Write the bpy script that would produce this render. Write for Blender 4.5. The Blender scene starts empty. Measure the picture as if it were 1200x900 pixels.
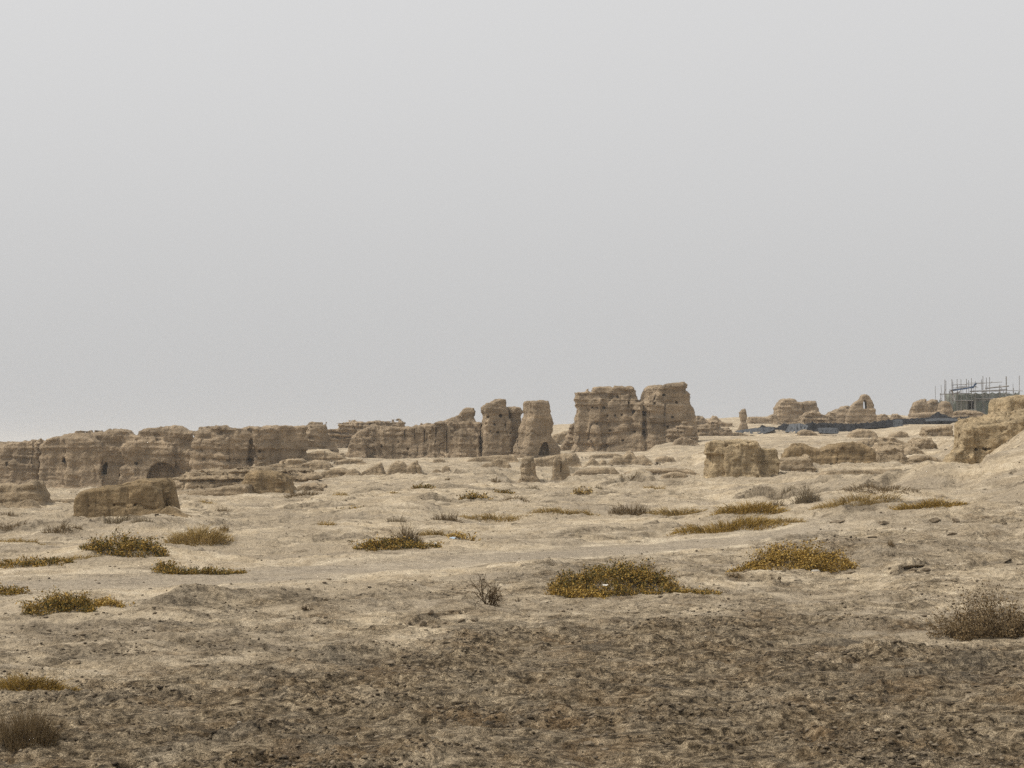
import bpy, math, random
import numpy as np

random.seed(7)
sc = bpy.context.scene
COL = sc.collection
R = math.radians

# ------------------------------------------------------------------ camera model
F = 2239.0            # focal length in pixels of a 1200 px wide picture
HZ = 521.0            # row of the eye-level line
EYE = 2.5
TH = math.atan((HZ - 450.0) / F)
cam = bpy.data.objects.new('camera', bpy.data.cameras.new('camera'))
COL.objects.link(cam)
cam.location = (0, 0, EYE)
cam.rotation_euler = (math.pi / 2 + TH, 0, 0)
cam.data.sensor_width = 36.0
cam.data.lens = 36.0 * F / 1200.0
cam.data.clip_start = 0.1
cam.data.clip_end = 30000
sc.camera = cam


def ray(px, py):
    u = (px - 600.0) / F
    v = (450.0 - py) / F
    c, s = math.cos(TH), math.sin(TH)
    dx, dy, dz = u, c - v * s, s + v * c
    return dx / dy, dz / dy          # x and z gained per metre of depth


def PX(px, d, py=540.0):
    return ray(px, py)[0] * d


def PZ(py, d):
    return EYE + ray(600, py)[1] * d


# ------------------------------------------------------------------ noise
def _h(n):
    n = (n ^ (n >> np.uint32(15))) * np.uint32(2246822519)
    n = (n ^ (n >> np.uint32(13))) * np.uint32(3266489917)
    return n ^ (n >> np.uint32(16))


def n2(x, y, seed=0):
    """gradient noise in the plane, about -1..1"""
    xi = np.floor(x); yi = np.floor(y)
    fx = x - xi; fy = y - yi
    xi = xi.astype(np.int64).astype(np.uint32); yi = yi.astype(np.int64).astype(np.uint32)
    u = fx * fx * fx * (fx * (fx * 6 - 15) + 10)
    v = fy * fy * fy * (fy * (fy * 6 - 15) + 10)
    out = []
    for dy in (0, 1):
        for dx in (0, 1):
            hh = _h((xi + np.uint32(dx)) * np.uint32(73856093) + (yi + np.uint32(dy)) * np.uint32(19349663) + np.uint32(seed * 7919 + 17))
            a = hh.astype(np.float64) * (2 * math.pi / 4294967296.0)
            out.append(np.cos(a) * (fx - dx) + np.sin(a) * (fy - dy))
    a = out[0] + (out[1] - out[0]) * u
    b = out[2] + (out[3] - out[2]) * u
    return (a + (b - a) * v) * 1.45


def n3(x, y, z, seed=0):
    """value noise in space, -1..1"""
    xi = np.floor(x); yi = np.floor(y); zi = np.floor(z)
    fx = x - xi; fy = y - yi; fz = z - zi
    xi = xi.astype(np.int64).astype(np.uint32); yi = yi.astype(np.int64).astype(np.uint32); zi = zi.astype(np.int64).astype(np.uint32)
    fx = fx * fx * (3 - 2 * fx); fy = fy * fy * (3 - 2 * fy); fz = fz * fz * (3 - 2 * fz)
    r = 0
    for dz in (0, 1):
        wz = fz if dz else 1 - fz
        for dy in (0, 1):
            wy = fy if dy else 1 - fy
            for dx in (0, 1):
                wx = fx if dx else 1 - fx
                hh = _h((xi + np.uint32(dx)) * np.uint32(73856093) + (yi + np.uint32(dy)) * np.uint32(19349663)
                        + (zi + np.uint32(dz)) * np.uint32(83492791) + np.uint32(seed * 7919 + 29))
                r = r + (hh.astype(np.float64) / 2147483648.0 - 1.0) * wx * wy * wz
    return r


def fbm2(x, y, oct=4, seed=0, gain=0.5):
    r = 0; a = 1.0
    for i in range(oct):
        r = r + a * n2(x, y, seed + i)
        x, y = (x * 0.8 - y * 0.6) * 2.03 + 3.1, (x * 0.6 + y * 0.8) * 2.03 - 1.7
        a *= gain
    return r


def fbm3(x, y, z, oct=3, seed=0, gain=0.5):
    r = 0; a = 1.0
    for i in range(oct):
        r = r + a * n3(x, y, z, seed + i)
        x, y, z = (x * 0.8 - y * 0.6) * 2.03 + 3.1, (x * 0.6 + y * 0.8) * 2.03 - 1.7, z * 2.03 + 5.3
        a *= gain
    return r


def sstep(a, b, x):
    t = np.clip((x - a) / (b - a), 0, 1)
    return t * t * (3 - 2 * t)


# ------------------------------------------------------------------ ground heights
CP = []
for px in (-200, 150, 450, 750, 1000):
    for py, d, z in ((None, 6, 0), (900, 14.5, 0), (800, 20, 0), (740, 25.5, 0), (690, 33, 0)):
        CP.append((px, d, 0.0))
def cp(px, *rows):
    for py, d in rows:
        CP.append((px, d, PZ(py, d)))
cp(1250, (900, 14.5), (800, 20), (750, 24.2), (690, 32), (640, 44))
cp(-120, (642, 45), (612, 57), (600, 68), (588, 88), (580, 120), (577, 160), (550, 300), (538, 600))
cp(60, (641, 46), (610, 57), (596, 70), (586, 88), (578, 115), (574, 160), (550, 300), (536, 600))
cp(190, (640, 46), (608, 58), (590, 72), (579, 92), (570, 125), (561, 165), (545, 300))
cp(330, (640, 46), (609, 58), (590, 72), (576, 88), (562, 108), (550, 135), (538, 155), (527, 185), (525, 240), (530, 400))
cp(450, (640, 46), (610, 58), (590, 70), (575, 86), (558, 112), (546, 140), (536, 175), (528, 215), (525, 300), (526, 600))
cp(600, (640, 46), (610, 58), (590, 70), (575, 85), (560, 105), (545, 138), (533, 175), (526, 215), (505, 270), (504, 400), (512, 600))
cp(750, (640, 46), (609, 58), (588, 70), (572, 86), (556, 108), (540, 140), (524, 185), (515, 220), (499, 265), (500, 400))
cp(870, (638, 46), (608, 56), (585, 68), (566, 84), (552, 102), (536, 130), (520, 170), (510, 205), (505, 225), (493, 262), (497, 400), (508, 700))
cp(1000, (635, 46), (605, 56), (580, 66), (560, 80), (544, 103), (528, 135), (512, 180), (508, 205), (502, 228), (490, 262), (493, 400), (506, 700))
cp(1090, (628, 47), (600, 56), (574, 65), (553, 76), (538, 100), (520, 140), (505, 180), (498, 215), (491, 262), (495, 400))
cp(1135, (585, 62), (562, 67), (549, 71.5), (545, 76))
cp(1210, (622, 47), (596, 56), (560, 62), (503, 70), (490, 80), (498, 130), (495, 180), (490, 262), (495, 400))
cp(1350, (615, 48), (570, 58), (495, 72), (480, 90), (485, 200), (490, 300))
CP = np.array(CP, float)


def _ac(x, y):
    r = np.hypot(x, y) + 1e-6
    a = np.clip(np.arctan2(x, y), -0.36, 0.36)
    return a * 5.0, np.log(np.clip(r, 6, 600)), r


def _tk(r2):
    return 0.5 * r2 * np.log(r2 + 1e-12)


_ca, _cl, _ = _ac(CP[:, 0] * 0 + (CP[:, 0] - 600) / F * CP[:, 1], CP[:, 1])
_n = len(CP)
_A = np.zeros((_n + 3, _n + 3))
_A[:_n, :_n] = _tk((_ca[:, None] - _ca[None]) ** 2 + (_cl[:, None] - _cl[None]) ** 2) + np.eye(_n) * 0.004
_A[:_n, _n:] = np.stack([np.ones(_n), _ca, _cl], 1)
_A[_n:, :_n] = _A[:_n, _n:].T
_sl = CP[:, 2] / CP[:, 1]                       # interpolate the slope seen from the eye, multiplied back by distance
_W = np.linalg.solve(_A, np.concatenate([_sl, np.zeros(3)]))


def base_z(x, y):
    a, l, r = _ac(x, y)
    sh = a.shape
    a = a.ravel(); l = l.ravel()
    z = np.empty(a.size)
    for i in range(0, a.size, 60000):
        A = a[i:i + 60000, None]; L = l[i:i + 60000, None]
        z[i:i + 60000] = _tk((A - _ca) ** 2 + (L - _cl) ** 2) @ _W[:_n] + _W[_n] + A[:, 0] * _W[_n + 1] + L[:, 0] * _W[_n + 2]
    z = z.reshape(sh) * np.clip(r, 6, 600)
    return z * (1 - sstep(450, 1000, r))


def hit(px, py, fn=None):
    """where the line of sight through a point of the photograph meets the ground"""
    fn = fn or base_z
    d = np.geomspace(8, 420, 2400)
    kx, kz = ray(px, py)
    below = (EYE + kz * d) < fn(kx * d, d)
    i = int(np.argmax(below)) if below.any() else len(d) - 1
    return kx * d[i], d[i]


def poly_world(pts):
    q = np.array([hit(*p) for p in pts])
    return q[np.argsort(q[:, 0])]


# (points on the photograph, step height, steepness, run-out)
LEDGES = [(poly_world(p), h, w, L) for p, h, w, L in [
    ([(470, 735), (500, 731), (530, 727), (562, 722)], 0.10, 0.05, 1.2),
    ([(1040, 677), (1070, 671), (1096, 664)], 0.15, 0.05, 1.6),
    ([(1128, 671), (1160, 664), (1192, 657)], 0.10, 0.06, 1.5),
    ([(975, 619), (1000, 616), (1040, 612), (1090, 608), (1150, 606)], 0.22, 0.12, 3),
    ([(845, 587), (880, 583), (930, 588), (985, 586), (1030, 580), (1062, 572)], 0.42, 0.22, 7),
    ([(640, 607), (700, 606), (800, 604), (900, 602), (960, 603)], -0.14, 0.35, 4),
    ([(930, 722), (985, 718), (1050, 716), (1112, 712)], 0.07, 0.05, 0.9),
    ([(660, 716), (720, 709), (790, 706), (860, 708)], 0.05, 0.08, 0.8),
    ([(90, 628), (130, 622), (180, 620), (215, 621)], 0.22, 0.2, 5),
    ([(-60, 633), (0, 628), (60, 626), (95, 628)], 0.16, 0.2, 5),
    ([(380, 612), (430, 606), (490, 606), (520, 609)], 0.22, 0.2, 5),
    ([(230, 622), (300, 616), (345, 615)], 0.14, 0.3, 6),
    ([(0, 770), (120, 762), (260, 748), (400, 738)], 0.09, 0.7, 3),
    ([(430, 790), (460, 787), (500, 784)], 0.06, 0.04, .6),
    ([(1120, 632), (1150, 640), (1172, 650)], 0.10, 0.07, 2),
    ([(1060, 545), (1100, 548), (1140, 549)], 0.2, 0.3, 6),
    ([(400, 580), (500, 576), (620, 578)], 0.18, 0.5, 10),
    ([(620, 585), (720, 580), (830, 583)], 0.15, 0.5, 8),
    ([(560, 566), (640, 569), (760, 562)], 0.2, 0.5, 10),
    ([(930, 560), (1000, 562), (1090, 565)], 0.25, 0.5, 8),
    ([(690, 573), (740, 569), (800, 571), (838, 574)], 0.30, 0.35, 8),
    ([(640, 548), (720, 546), (790, 549), (826, 552)], 0.35, 0.6, 12),
    ([(300, 600), (360, 596), (440, 598)], 0.2, 0.3, 6),
    ([(700, 566), (760, 570), (815, 565)], 0.35, 0.4, 10),
    ([(840, 566), (900, 562), (960, 557)], 0.25, 0.4, 8),
    ([(930, 572), (1000, 569), (1062, 566)], 0.3, 0.35, 8),
    ([(500, 556), (560, 559), (610, 556)], 0.25, 0.5, 10),
    ([(620, 636), (700, 631), (780, 629)], 0.10, 0.2, 4),
    ([(870, 640), (920, 636), (985, 628)], 0.14, 0.25, 4),
    ([(150, 726), (230, 716), (330, 706), (400, 700)], 0.12, 0.5, 4),
    ([(440, 588), (520, 592), (600, 590)], 0.2, 0.3, 7),
    ([(1060, 586), (1110, 580), (1170, 574), (1240, 570)], 0.10, 0.12, 4),
    ([(0, 742), (90, 736), (180, 742), (260, 730)], 0.07, 0.3, 2.5),
    ([(560, 690), (610, 684), (660, 684)], 0.07, 0.2, 3),
    ([(300, 640), (400, 634), (470, 631)], 0.10, 0.2, 4),
    ([(620, 632), (720, 626), (800, 622)], 0.12, 0.25, 4),
]]
BUMPS = []
for px, py, rx, ry, h in [
    (90, 712, 2.6, 1.6, 0.10), (300, 712, 2.2, 1.6, 0.10), (860, 612, 1.9, 1.6, 0.16), (1090, 612, 4.2, 3.0, 0.30), (1110, 571, 2.2, 3.0, 0.55),
    (1010, 590, 1.6, 1.8, 0.20), (740, 695, 1.2, 0.9, 0.12), (932, 672, .9, .7, .10), (150, 655, 1.6, 1.6, .14), (228, 640, 1.3, 1.3, .12),
    (80, 718, 1.0, .8, .1), (460, 646, 1.6, 1.0, .1), (350, 528, 7, 6, 0.15), (430, 540, 5, 4, .15), (300, 552, 5, 5, .15), (710, 530, 6, 6, .2),
    (1180, 635, 3, 2.5, .25), (1000, 655, 2.5, 2.0, .15), (450, 612, 2.0, 1.8, .2), (520, 720, 1.2, 1, .08)]:
    x, y = hit(px, py)
    BUMPS.append((x, y, rx, ry, h))

_BND = poly_world([(-60, 792), (60, 788), (200, 766), (330, 750), (430, 738), (560, 720), (700, 713), (860, 704), (1000, 716), (1120, 728), (1260, 738)])
_GREY = poly_world([(-60, 735), (150, 722), (300, 708), (480, 680), (640, 664), (800, 652), (900, 640), (1000, 622), (1100, 612), (1260, 600)])
_PALE2 = poly_world([(880, 757), (960, 752), (1060, 748), (1140, 744), (1260, 748)])
_ROAD = poly_world([(-100, 696), (0, 690), (150, 682), (300, 676), (450, 666), (600, 656), (760, 644), (880, 632), (1010, 622)])
_RUT1 = poly_world([(-100, 683), (0, 678), (160, 672), (330, 665), (480, 655), (600, 648), (720, 640), (850, 630), (1000, 619)])
_RUT2 = poly_world([(-100, 712), (60, 703), (200, 695), (350, 684), (430, 675), (520, 666), (640, 656), (760, 650), (880, 640), (1000, 628)])


def dark_zone(x, y):
    """0..1, how far the ground is disturbed dark soil rather than pale dusty crust"""
    yb = np.interp(x, _BND[:, 0], _BND[:, 1])
    s = (yb - y) + 1.6 * fbm2(x * .45, y * .3, 3, 41)
    k = sstep(-2.5, 6.5, s)
    yp = np.interp(x, _PALE2[:, 0], _PALE2[:, 1])
    k2 = np.exp(-((y - yp + .6 * fbm2(x * .5, y * .5, 2, 47)) / 1.1) ** 2) * sstep(_PALE2[0, 0], _PALE2[0, 0] + 1.5, x)
    yg = np.interp(x, _GREY[:, 0], _GREY[:, 1])
    g = sstep(-1.5, 3.0, yg - y + 2.0 * fbm2(x * .3, y * .3, 3, 43)) 
    k = np.maximum(k, .42 * g)
    return np.clip(k * (1 - 0.7 * k2), 0, 1)


def road_zone(x, y):
    yr = np.interp(x, _ROAD[:, 0], _ROAD[:, 1])
    return (1 - sstep(1.2, 2.8, np.abs(y - yr + .35 * n2(x * .5, y * .5, 51)))) * (1 - sstep(7, 9.5, x))


def rut_zone(x, y):
    k = 0
    for c in (_RUT1, _RUT2):
        yr = np.interp(x, c[:, 0], c[:, 1]) + 0.25 * n2(x * .35, y * 0, 53)
        k = np.maximum(k, np.exp(-((y - yr) / 0.30) ** 2))
    return k * (1 - sstep(7, 10, x)) * (0.6 + 0.4 * sstep(-.5, .3, fbm2(x * .6, y * .2, 2, 59)))


FEET = []
DIPS = [(1098, 1146, 72.4, (PZ(548, 72.4) - EYE) / 72.4)]


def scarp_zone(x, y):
    """0..1, raw crumbling soil exposed on small scarps, also darkened in place of shade"""
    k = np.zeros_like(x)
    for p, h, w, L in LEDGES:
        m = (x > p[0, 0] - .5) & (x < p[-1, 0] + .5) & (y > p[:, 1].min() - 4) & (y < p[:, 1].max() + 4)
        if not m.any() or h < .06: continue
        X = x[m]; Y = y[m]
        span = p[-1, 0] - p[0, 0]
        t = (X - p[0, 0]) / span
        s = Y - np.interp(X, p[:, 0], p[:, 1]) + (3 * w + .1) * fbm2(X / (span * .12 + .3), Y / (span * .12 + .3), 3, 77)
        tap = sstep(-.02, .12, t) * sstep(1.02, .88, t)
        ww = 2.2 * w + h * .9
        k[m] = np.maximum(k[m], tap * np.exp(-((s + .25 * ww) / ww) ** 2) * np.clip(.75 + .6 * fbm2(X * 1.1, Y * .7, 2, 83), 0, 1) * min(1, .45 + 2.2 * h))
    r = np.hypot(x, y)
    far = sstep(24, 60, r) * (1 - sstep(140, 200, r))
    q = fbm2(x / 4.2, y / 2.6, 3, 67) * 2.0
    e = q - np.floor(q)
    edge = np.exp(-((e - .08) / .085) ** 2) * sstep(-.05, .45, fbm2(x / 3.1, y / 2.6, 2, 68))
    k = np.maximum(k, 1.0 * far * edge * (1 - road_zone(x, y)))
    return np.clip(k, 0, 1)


def ground_z(x, y, fine=True):
    x = np.asarray(x, float); y = np.asarray(y, float)
    r = np.hypot(x, y)
    z = base_z(x, y)
    for p, h, w, L in LEDGES:
        xr = (p[0, 0] - 1.5, p[-1, 0] + 1.5)
        m = (x > xr[0]) & (x < xr[1]) & (y > p[:, 1].min() - 6) & (y < p[:, 1].max() + 40)
        if not m.any():
            continue
        X = x[m]; Y = y[m]
        span = p[-1, 0] - p[0, 0]
        t = (X - p[0, 0]) / span
        s = Y - np.interp(X, p[:, 0], p[:, 1]) + (3 * w + .1) * fbm2(X / (span * .12 + .3), Y / (span * .12 + .3), 3, 77)
        tap = sstep(-.02, .2, t) * sstep(1.02, .8, t) * (0.65 + .5 * n2(X * 1.3, Y * .4, 78))
        z[m] += h * tap * sstep(-w, w, s) * np.exp(-np.maximum(s, 0) / L)
    for bx, by, rx, ry, h in BUMPS:
        m = (np.abs(x - bx) < 3 * rx) & (np.abs(y - by) < 3 * ry)
        if m.any():
            z[m] += 1.55 * h * np.exp(-((x[m] - bx) / rx) ** 2 - ((y[m] - by) / ry) ** 2)
    dk = dark_zone(x, y); rd = road_zone(x, y)
    far = sstep(30, 120, r)
    quiet = 1 - 0.75 * rd
    fade = 1 - sstep(300, 700, r)
    z += fade * (0.05 + 0.06 * far) * quiet * fbm2(x / 7.0, y / 7.0, 2, 3)
    z += fade * (0.04 + 0.035 * far) * quiet * fbm2(x / 2.3, y / 2.3, 2, 7)
    z += (.07 + .05 * sstep(60, 120, r)) * sstep(20, 34, r) * (1 - sstep(140, 200, r)) * quiet * fbm2(x / 4.2, y / 2.6, 2, 17)
    if FEET:
        num = 0; den = .12
        for fx, fy, rx, ry, q in FEET:
            w_ = np.exp(-np.minimum(((x - fx) / rx) ** 2 + ((y - fy) / np.where(y < fy, ry * 1.6, ry)) ** 2, 30))
            num = num + w_ * q; den = den + w_
        z += num / den
        for px0, px1, fd, sl in DIPS:               # worn hollows before the ruins, so that their feet stand free
            m = (y > fd * .72) & (y < fd + .5) & (np.abs(x) < .6 * y)
            if not m.any(): continue
            X = x[m]; Y = y[m]
            p = X / Y * F + 600
            wd = (px1 - px0) * .5 + 3
            k = sstep(1.35, .95, np.abs(p - (px0 + px1) / 2) / wd) * sstep(fd * .72, fd * .80, Y)
            z[m] -= k * np.maximum(0, z[m] - (EYE + sl * Y))
    if fine:
        near = (1 - sstep(90, 260, r))
        z += near * 0.016 * (1 + .9 * far) * (0.5 + quiet * .5) * fbm2(x / .7, y / .7, 3, 13)
        pat = sstep(-.15, .5, fbm2(x / 1.9, y / 1.4, 3, 21))
        # broken crust and clods
        rough = np.clip(dk * (0.15 + 1.05 * pat) + 0.10 + 0.25 * far * near, 0, 1.2)
        c = 1 - np.abs(fbm2(x / .36, y / .30, 2, 31))
        z += near * rough * 0.060 * c
        c = np.abs(n2(x / .13, y / .11, 37))
        z += near * rough * 0.032 * c
        # plates of crust: small steps facing any way
        q = fbm2(x / 1.1, y / .8, 3, 61) * 2.2
        st = np.floor(q) + sstep(.0, .16, q - np.floor(q))
        z += near * (0.018 + 0.026 * dk + .035 * far) * quiet * st
        z += -0.02 * rut_zone(x, y)
        q = fbm2(x / 4.2, y / 2.6, 3, 67) * 2.0
        z += sstep(20, 50, r) * near * quiet * .075 * (np.floor(q) + sstep(.0, .16, q - np.floor(q)))
        sc0 = scarp_zone(x, y)
        z += near * sc0 * .05 * fbm2(x / .22, y / .22, 2, 91)
        # shallow mouse-high hollows between the stones further out
        z += far * near * 0.05 * sstep(.25, .7, fbm2(x / 1.6, y / 1.6, 3, 71))
    return z


# ------------------------------------------------------------------ mesh and node helpers
def mesh_from(name, verts, quads=None, tris=None, smooth=False):
    me = bpy.data.meshes.new(name)
    verts = np.asarray(verts, np.float32)
    nq = 0 if quads is None else len(quads)
    nt = 0 if tris is None else len(tris)
    loops = []
    if nq: loops.append(np.asarray(quads, np.int32).ravel())
    if nt: loops.append(np.asarray(tris, np.int32).ravel())
    loops = np.concatenate(loops)
    me.vertices.add(len(verts)); me.vertices.foreach_set('co', verts.ravel())
    me.loops.add(len(loops)); me.loops.foreach_set('vertex_index', loops)
    me.polygons.add(nq + nt)
    st = np.concatenate([np.arange(nq) * 4, nq * 4 + np.arange(nt) * 3]).astype(np.int32)
    me.polygons.foreach_set('loop_start', st)
    if smooth:
        me.polygons.foreach_set('use_smooth', np.ones(nq + nt, bool))
    me.update(calc_edges=True)
    return me


def obj(name, me, mat=None, parent=None, loc=None, rz=0.0):
    o = bpy.data.objects.new(name, me)
    COL.objects.link(o)
    if mat is not None:
        me.materials.append(mat)
    if parent is not None:
        o.parent = parent
    if loc is not None:
        o.location = loc
    o.rotation_euler = (0, 0, rz)
    return o


def empty(name, loc):
    o = bpy.data.objects.new(name, None)
    COL.objects.link(o)
    o.location = loc
    o.empty_display_size = .2
    return o


def tag(o, label=None, cat=None, group=None, kind=None):
    if label: o['label'] = label
    if cat: o['category'] = cat
    if group: o['group'] = group
    if kind: o['kind'] = kind
    return o


class NT:
    def __init__(s, m):
        m.use_nodes = True
        s.t = m.node_tree
        s.t.nodes.clear()

    def n(s, typ, **kw):
        nd = s.t.nodes.new(typ)
        for k, v in kw.items():
            if k.startswith('i_'):
                key = k[2:].replace('_', ' ')
                nd.inputs[int(key) if key.isdigit() else key].default_value = v
            else:
                setattr(nd, k, v)
        return nd

    def l(s, a, b):
        s.t.links.new(a, b)

    def noise(s, vec, scale, detail=4, rough=.55, dist=0.0):
        nd = s.n('ShaderNodeTexNoise')
        nd.inputs['Scale'].default_value = scale
        nd.inputs['Detail'].default_value = detail
        nd.inputs['Roughness'].default_value = rough
        nd.inputs['Distortion'].default_value = dist
        s.l(vec, nd.inputs['Vector'])
        return nd.outputs['Fac']

    def ramp(s, fac, stops, interp='LINEAR'):
        nd = s.n('ShaderNodeValToRGB')
        cr = nd.color_ramp
        cr.interpolation = interp
        while len(cr.elements) < len(stops):
            cr.elements.new(.5)
        for e, (p, c) in zip(cr.elements, stops):
            e.position = p
            e.color = (c[0], c[1], c[2], 1) if hasattr(c, '__len__') else (c, c, c, 1)
        s.l(fac, nd.inputs['Fac'])
        return nd.outputs['Color']

    def mix(s, fac, a, b, mode='MIX'):
        nd = s.n('ShaderNodeMix', data_type='RGBA', blend_type=mode)
        for sock, v in ((nd.inputs['Factor'], fac), (nd.inputs['A'], a), (nd.inputs['B'], b)):
            if isinstance(v, (int, float)):
                sock.default_value = v
            elif isinstance(v, (tuple, list)):
                sock.default_value = (v[0], v[1], v[2], 1)
            else:
                s.l(v, sock)
        # RGBA sockets share names with the float ones: link to the colour ones
        return nd

    def mixc(s, fac, a, b, mode='MIX'):
        nd = s.n('ShaderNodeMix', data_type='RGBA', blend_type=mode)
        for idx, v in ((0, fac), (6, a), (7, b)):
            if isinstance(v, (int, float)):
                nd.inputs[idx].default_value = v if idx == 0 else (v, v, v, 1)
            elif isinstance(v, (tuple, list)):
                nd.inputs[idx].default_value = (v[0], v[1], v[2], 1)
            else:
                s.l(v, nd.inputs[idx])
        return nd.outputs[2]

    def math(s, op, a, b=None, c=None, clamp=False):
        nd = s.n('ShaderNodeMath', operation=op, use_clamp=clamp)
        for i, v in enumerate((a, b, c)):
            if v is None: continue
            if isinstance(v, (int, float)): nd.inputs[i].default_value = v
            else: s.l(v, nd.inputs[i])
        return nd.outputs[0]

    def finish(s, color, rough=.95, normal=None, spec=.15, extra=None):
        b = s.n('ShaderNodeBsdfPrincipled')
        if isinstance(color, (tuple, list)): b.inputs['Base Color'].default_value = (*color[:3], 1)
        else: s.l(color, b.inputs['Base Color'])
        b.inputs['Roughness'].default_value = rough
        b.inputs['Specular IOR Level'].default_value = spec
        if normal is not None: s.l(normal, b.inputs['Normal'])
        for k, v in (extra or {}).items(): b.inputs[k].default_value = v
        o = s.n('ShaderNodeOutputMaterial')
        s.l(b.outputs[0], o.inputs['Surface'])
        return b

    def bump(s, h, dist, strength=1.0, prev=None):
        nd = s.n('ShaderNodeBump')
        nd.inputs['Distance'].default_value = dist
        nd.inputs['Strength'].default_value = strength
        s.l(h, nd.inputs['Height'])
        if prev is not None: s.l(prev, nd.inputs['Normal'])
        return nd.outputs[0]


def new_mat(name):
    m = bpy.data.materials.new(name)
    return m, NT(m)


# ------------------------------------------------------------------ materials
def ground_material():
    m, t = new_mat('ground_earth')
    pos = t.n('ShaderNodeNewGeometry').outputs['Position']
    dk = t.n('ShaderNodeAttribute', attribute_name='dark_soil').outputs['Fac']
    rd = t.n('ShaderNodeAttribute', attribute_name='track').outputs['Fac']
    ru = t.n('ShaderNodeAttribute', attribute_name='wheel_rut').outputs['Fac']
    big = t.noise(pos, .22, 5, .6)
    med = t.noise(pos, 1.3, 6, .65)
    fin = t.noise(pos, 9.0, 6, .7)
    grit = t.noise(pos, 45.0, 3, .7)
    # pale dusty crust
    pale = t.ramp(med, [(.34, (.350, .275, .181)), (.47, (.500, .404, .273)), (.62, (.575, .480, .345))])
    pale = t.mixc(t.ramp(big, [(.42, 0.0), (.58, 0.7)]), pale, (.320, .260, .182))
    mp = t.n('ShaderNodeMapping'); mp.inputs['Scale'].default_value = (.16, .75, 1.0); mp.inputs['Rotation'].default_value = (0, 0, R(-14)); t.l(pos, mp.inputs['Vector'])
    pale = t.mixc(t.ramp(t.noise(mp.outputs[0], 1.0, 6, .7, .6), [(.46, 0.0), (.62, .62)]), pale, (.262, .216, .160))
    # dark turned soil
    dark = t.ramp(fin, [(.37, (.050, .033, .016)), (.455, (.165, .121, .071)), (.54, (.285, .217, .135)), (.66, (.410, .326, .214))])
    dark = t.mixc(t.ramp(t.noise(pos, .9, 5, .65), [(.48, 0.0), (.66, .6)]), dark, (.225, .140, .066))
    dark = t.mixc(t.ramp(t.noise(pos, 6.5, 6, .78), [(.55, 0.0), (.61, .95)]), dark, (.026, .018, .009))  # near-black spots paint crevice shade into the soil colour
    dark = t.mixc(t.ramp(t.noise(pos, 1.1, 5, .72, .3), [(.50, 0.0), (.64, .7)]), dark, t.ramp(fin, [(.35, (.225, .178, .118)), (.65, (.385, .312, .214))]))
    dark = t.mixc(t.ramp(t.noise(pos, .6, 5, .7, .5), [(.52, 0.0), (.66, .6)]), dark, (.100, .086, .068))
    f = t.math('ADD', dk, t.math('MULTIPLY', t.math('SUBTRACT', t.noise(pos, 1.2, 8, .74), .5), 3.4))
    f = t.ramp(f, [(.15, 0.0), (.95, .93)])
    col = t.mixc(f, pale, dark)
    # trodden grey track and bright ruts
    trk = t.mixc(t.ramp(fin, [(.3, 0.0), (.7, 1.0)]), (.270, .228, .175), (.370, .313, .240))
    col = t.mixc(t.math('MULTIPLY', rd, .6), col, trk)
    col = t.mixc(t.math('MULTIPLY', ru, .9), col, (.600, .505, .365))
    raw = t.n('ShaderNodeAttribute', attribute_name='raw_soil_shade').outputs['Fac']
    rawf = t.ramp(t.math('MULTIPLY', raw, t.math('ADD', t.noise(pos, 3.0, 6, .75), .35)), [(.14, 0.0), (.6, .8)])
    col = t.mixc(rawf, col, t.ramp(fin, [(.34, (.075, .058, .038)), (.5, (.160, .126, .085)), (.66, (.270, .218, .152))]))  # exposed soil, its dark colour also standing in for shade on the steps
    # small dark specks (old dung, twig bits, stones) and fine grit
    sp = t.ramp(t.noise(pos, 5.2, 5, .8), [(.63, 0.0), (.70, 1.0)])
    spm = t.ramp(t.noise(pos, .5, 3, .6), [(.42, 0.0), (.6, .75)])
    col = t.mixc(t.math('MULTIPLY', sp, spm), col, (.105, .082, .055))
    col = t.mixc(t.math('MULTIPLY_ADD', f, .6, .22), col, t.ramp(grit, [(.3, .22), (.5, .5), (.7, .78)]), 'OVERLAY')
    col = t.mixc(t.math('MULTIPLY_ADD', f, .45, .35), col, t.ramp(fin, [(.32, .20), (.5, .5), (.66, .76)]), 'OVERLAY')
    # bump
    vor = t.n('ShaderNodeTexVoronoi', feature='DISTANCE_TO_EDGE')
    vor.inputs['Scale'].default_value = 3.2
    wp = t.n('ShaderNodeVectorMath', operation='ADD')
    nz = t.n('ShaderNodeTexNoise'); nz.inputs['Scale'].default_value = 2.2; nz.inputs['Detail'].default_value = 4
    t.l(pos, nz.inputs['Vector']); t.l(pos, wp.inputs[0]); t.l(nz.outputs['Color'], wp.inputs[1])
    t.l(wp.outputs[0], vor.inputs['Vector'])
    crk = t.ramp(vor.outputs['Distance'], [(0.0, 0.0), (.05, 1.0)])
    nrm = t.bump(t.math('MULTIPLY', t.noise(pos, 16, 6, .75), t.math('MULTIPLY_ADD', f, .8, .35)), .05, 1.0)
    nrm = t.bump(t.noise(pos, 4.0, 5, .7), .14, 1.0, nrm)
    nrm = t.bump(crk, .012, .35, nrm)
    t.finish(col, .96, nrm, .1)
    return m


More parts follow.
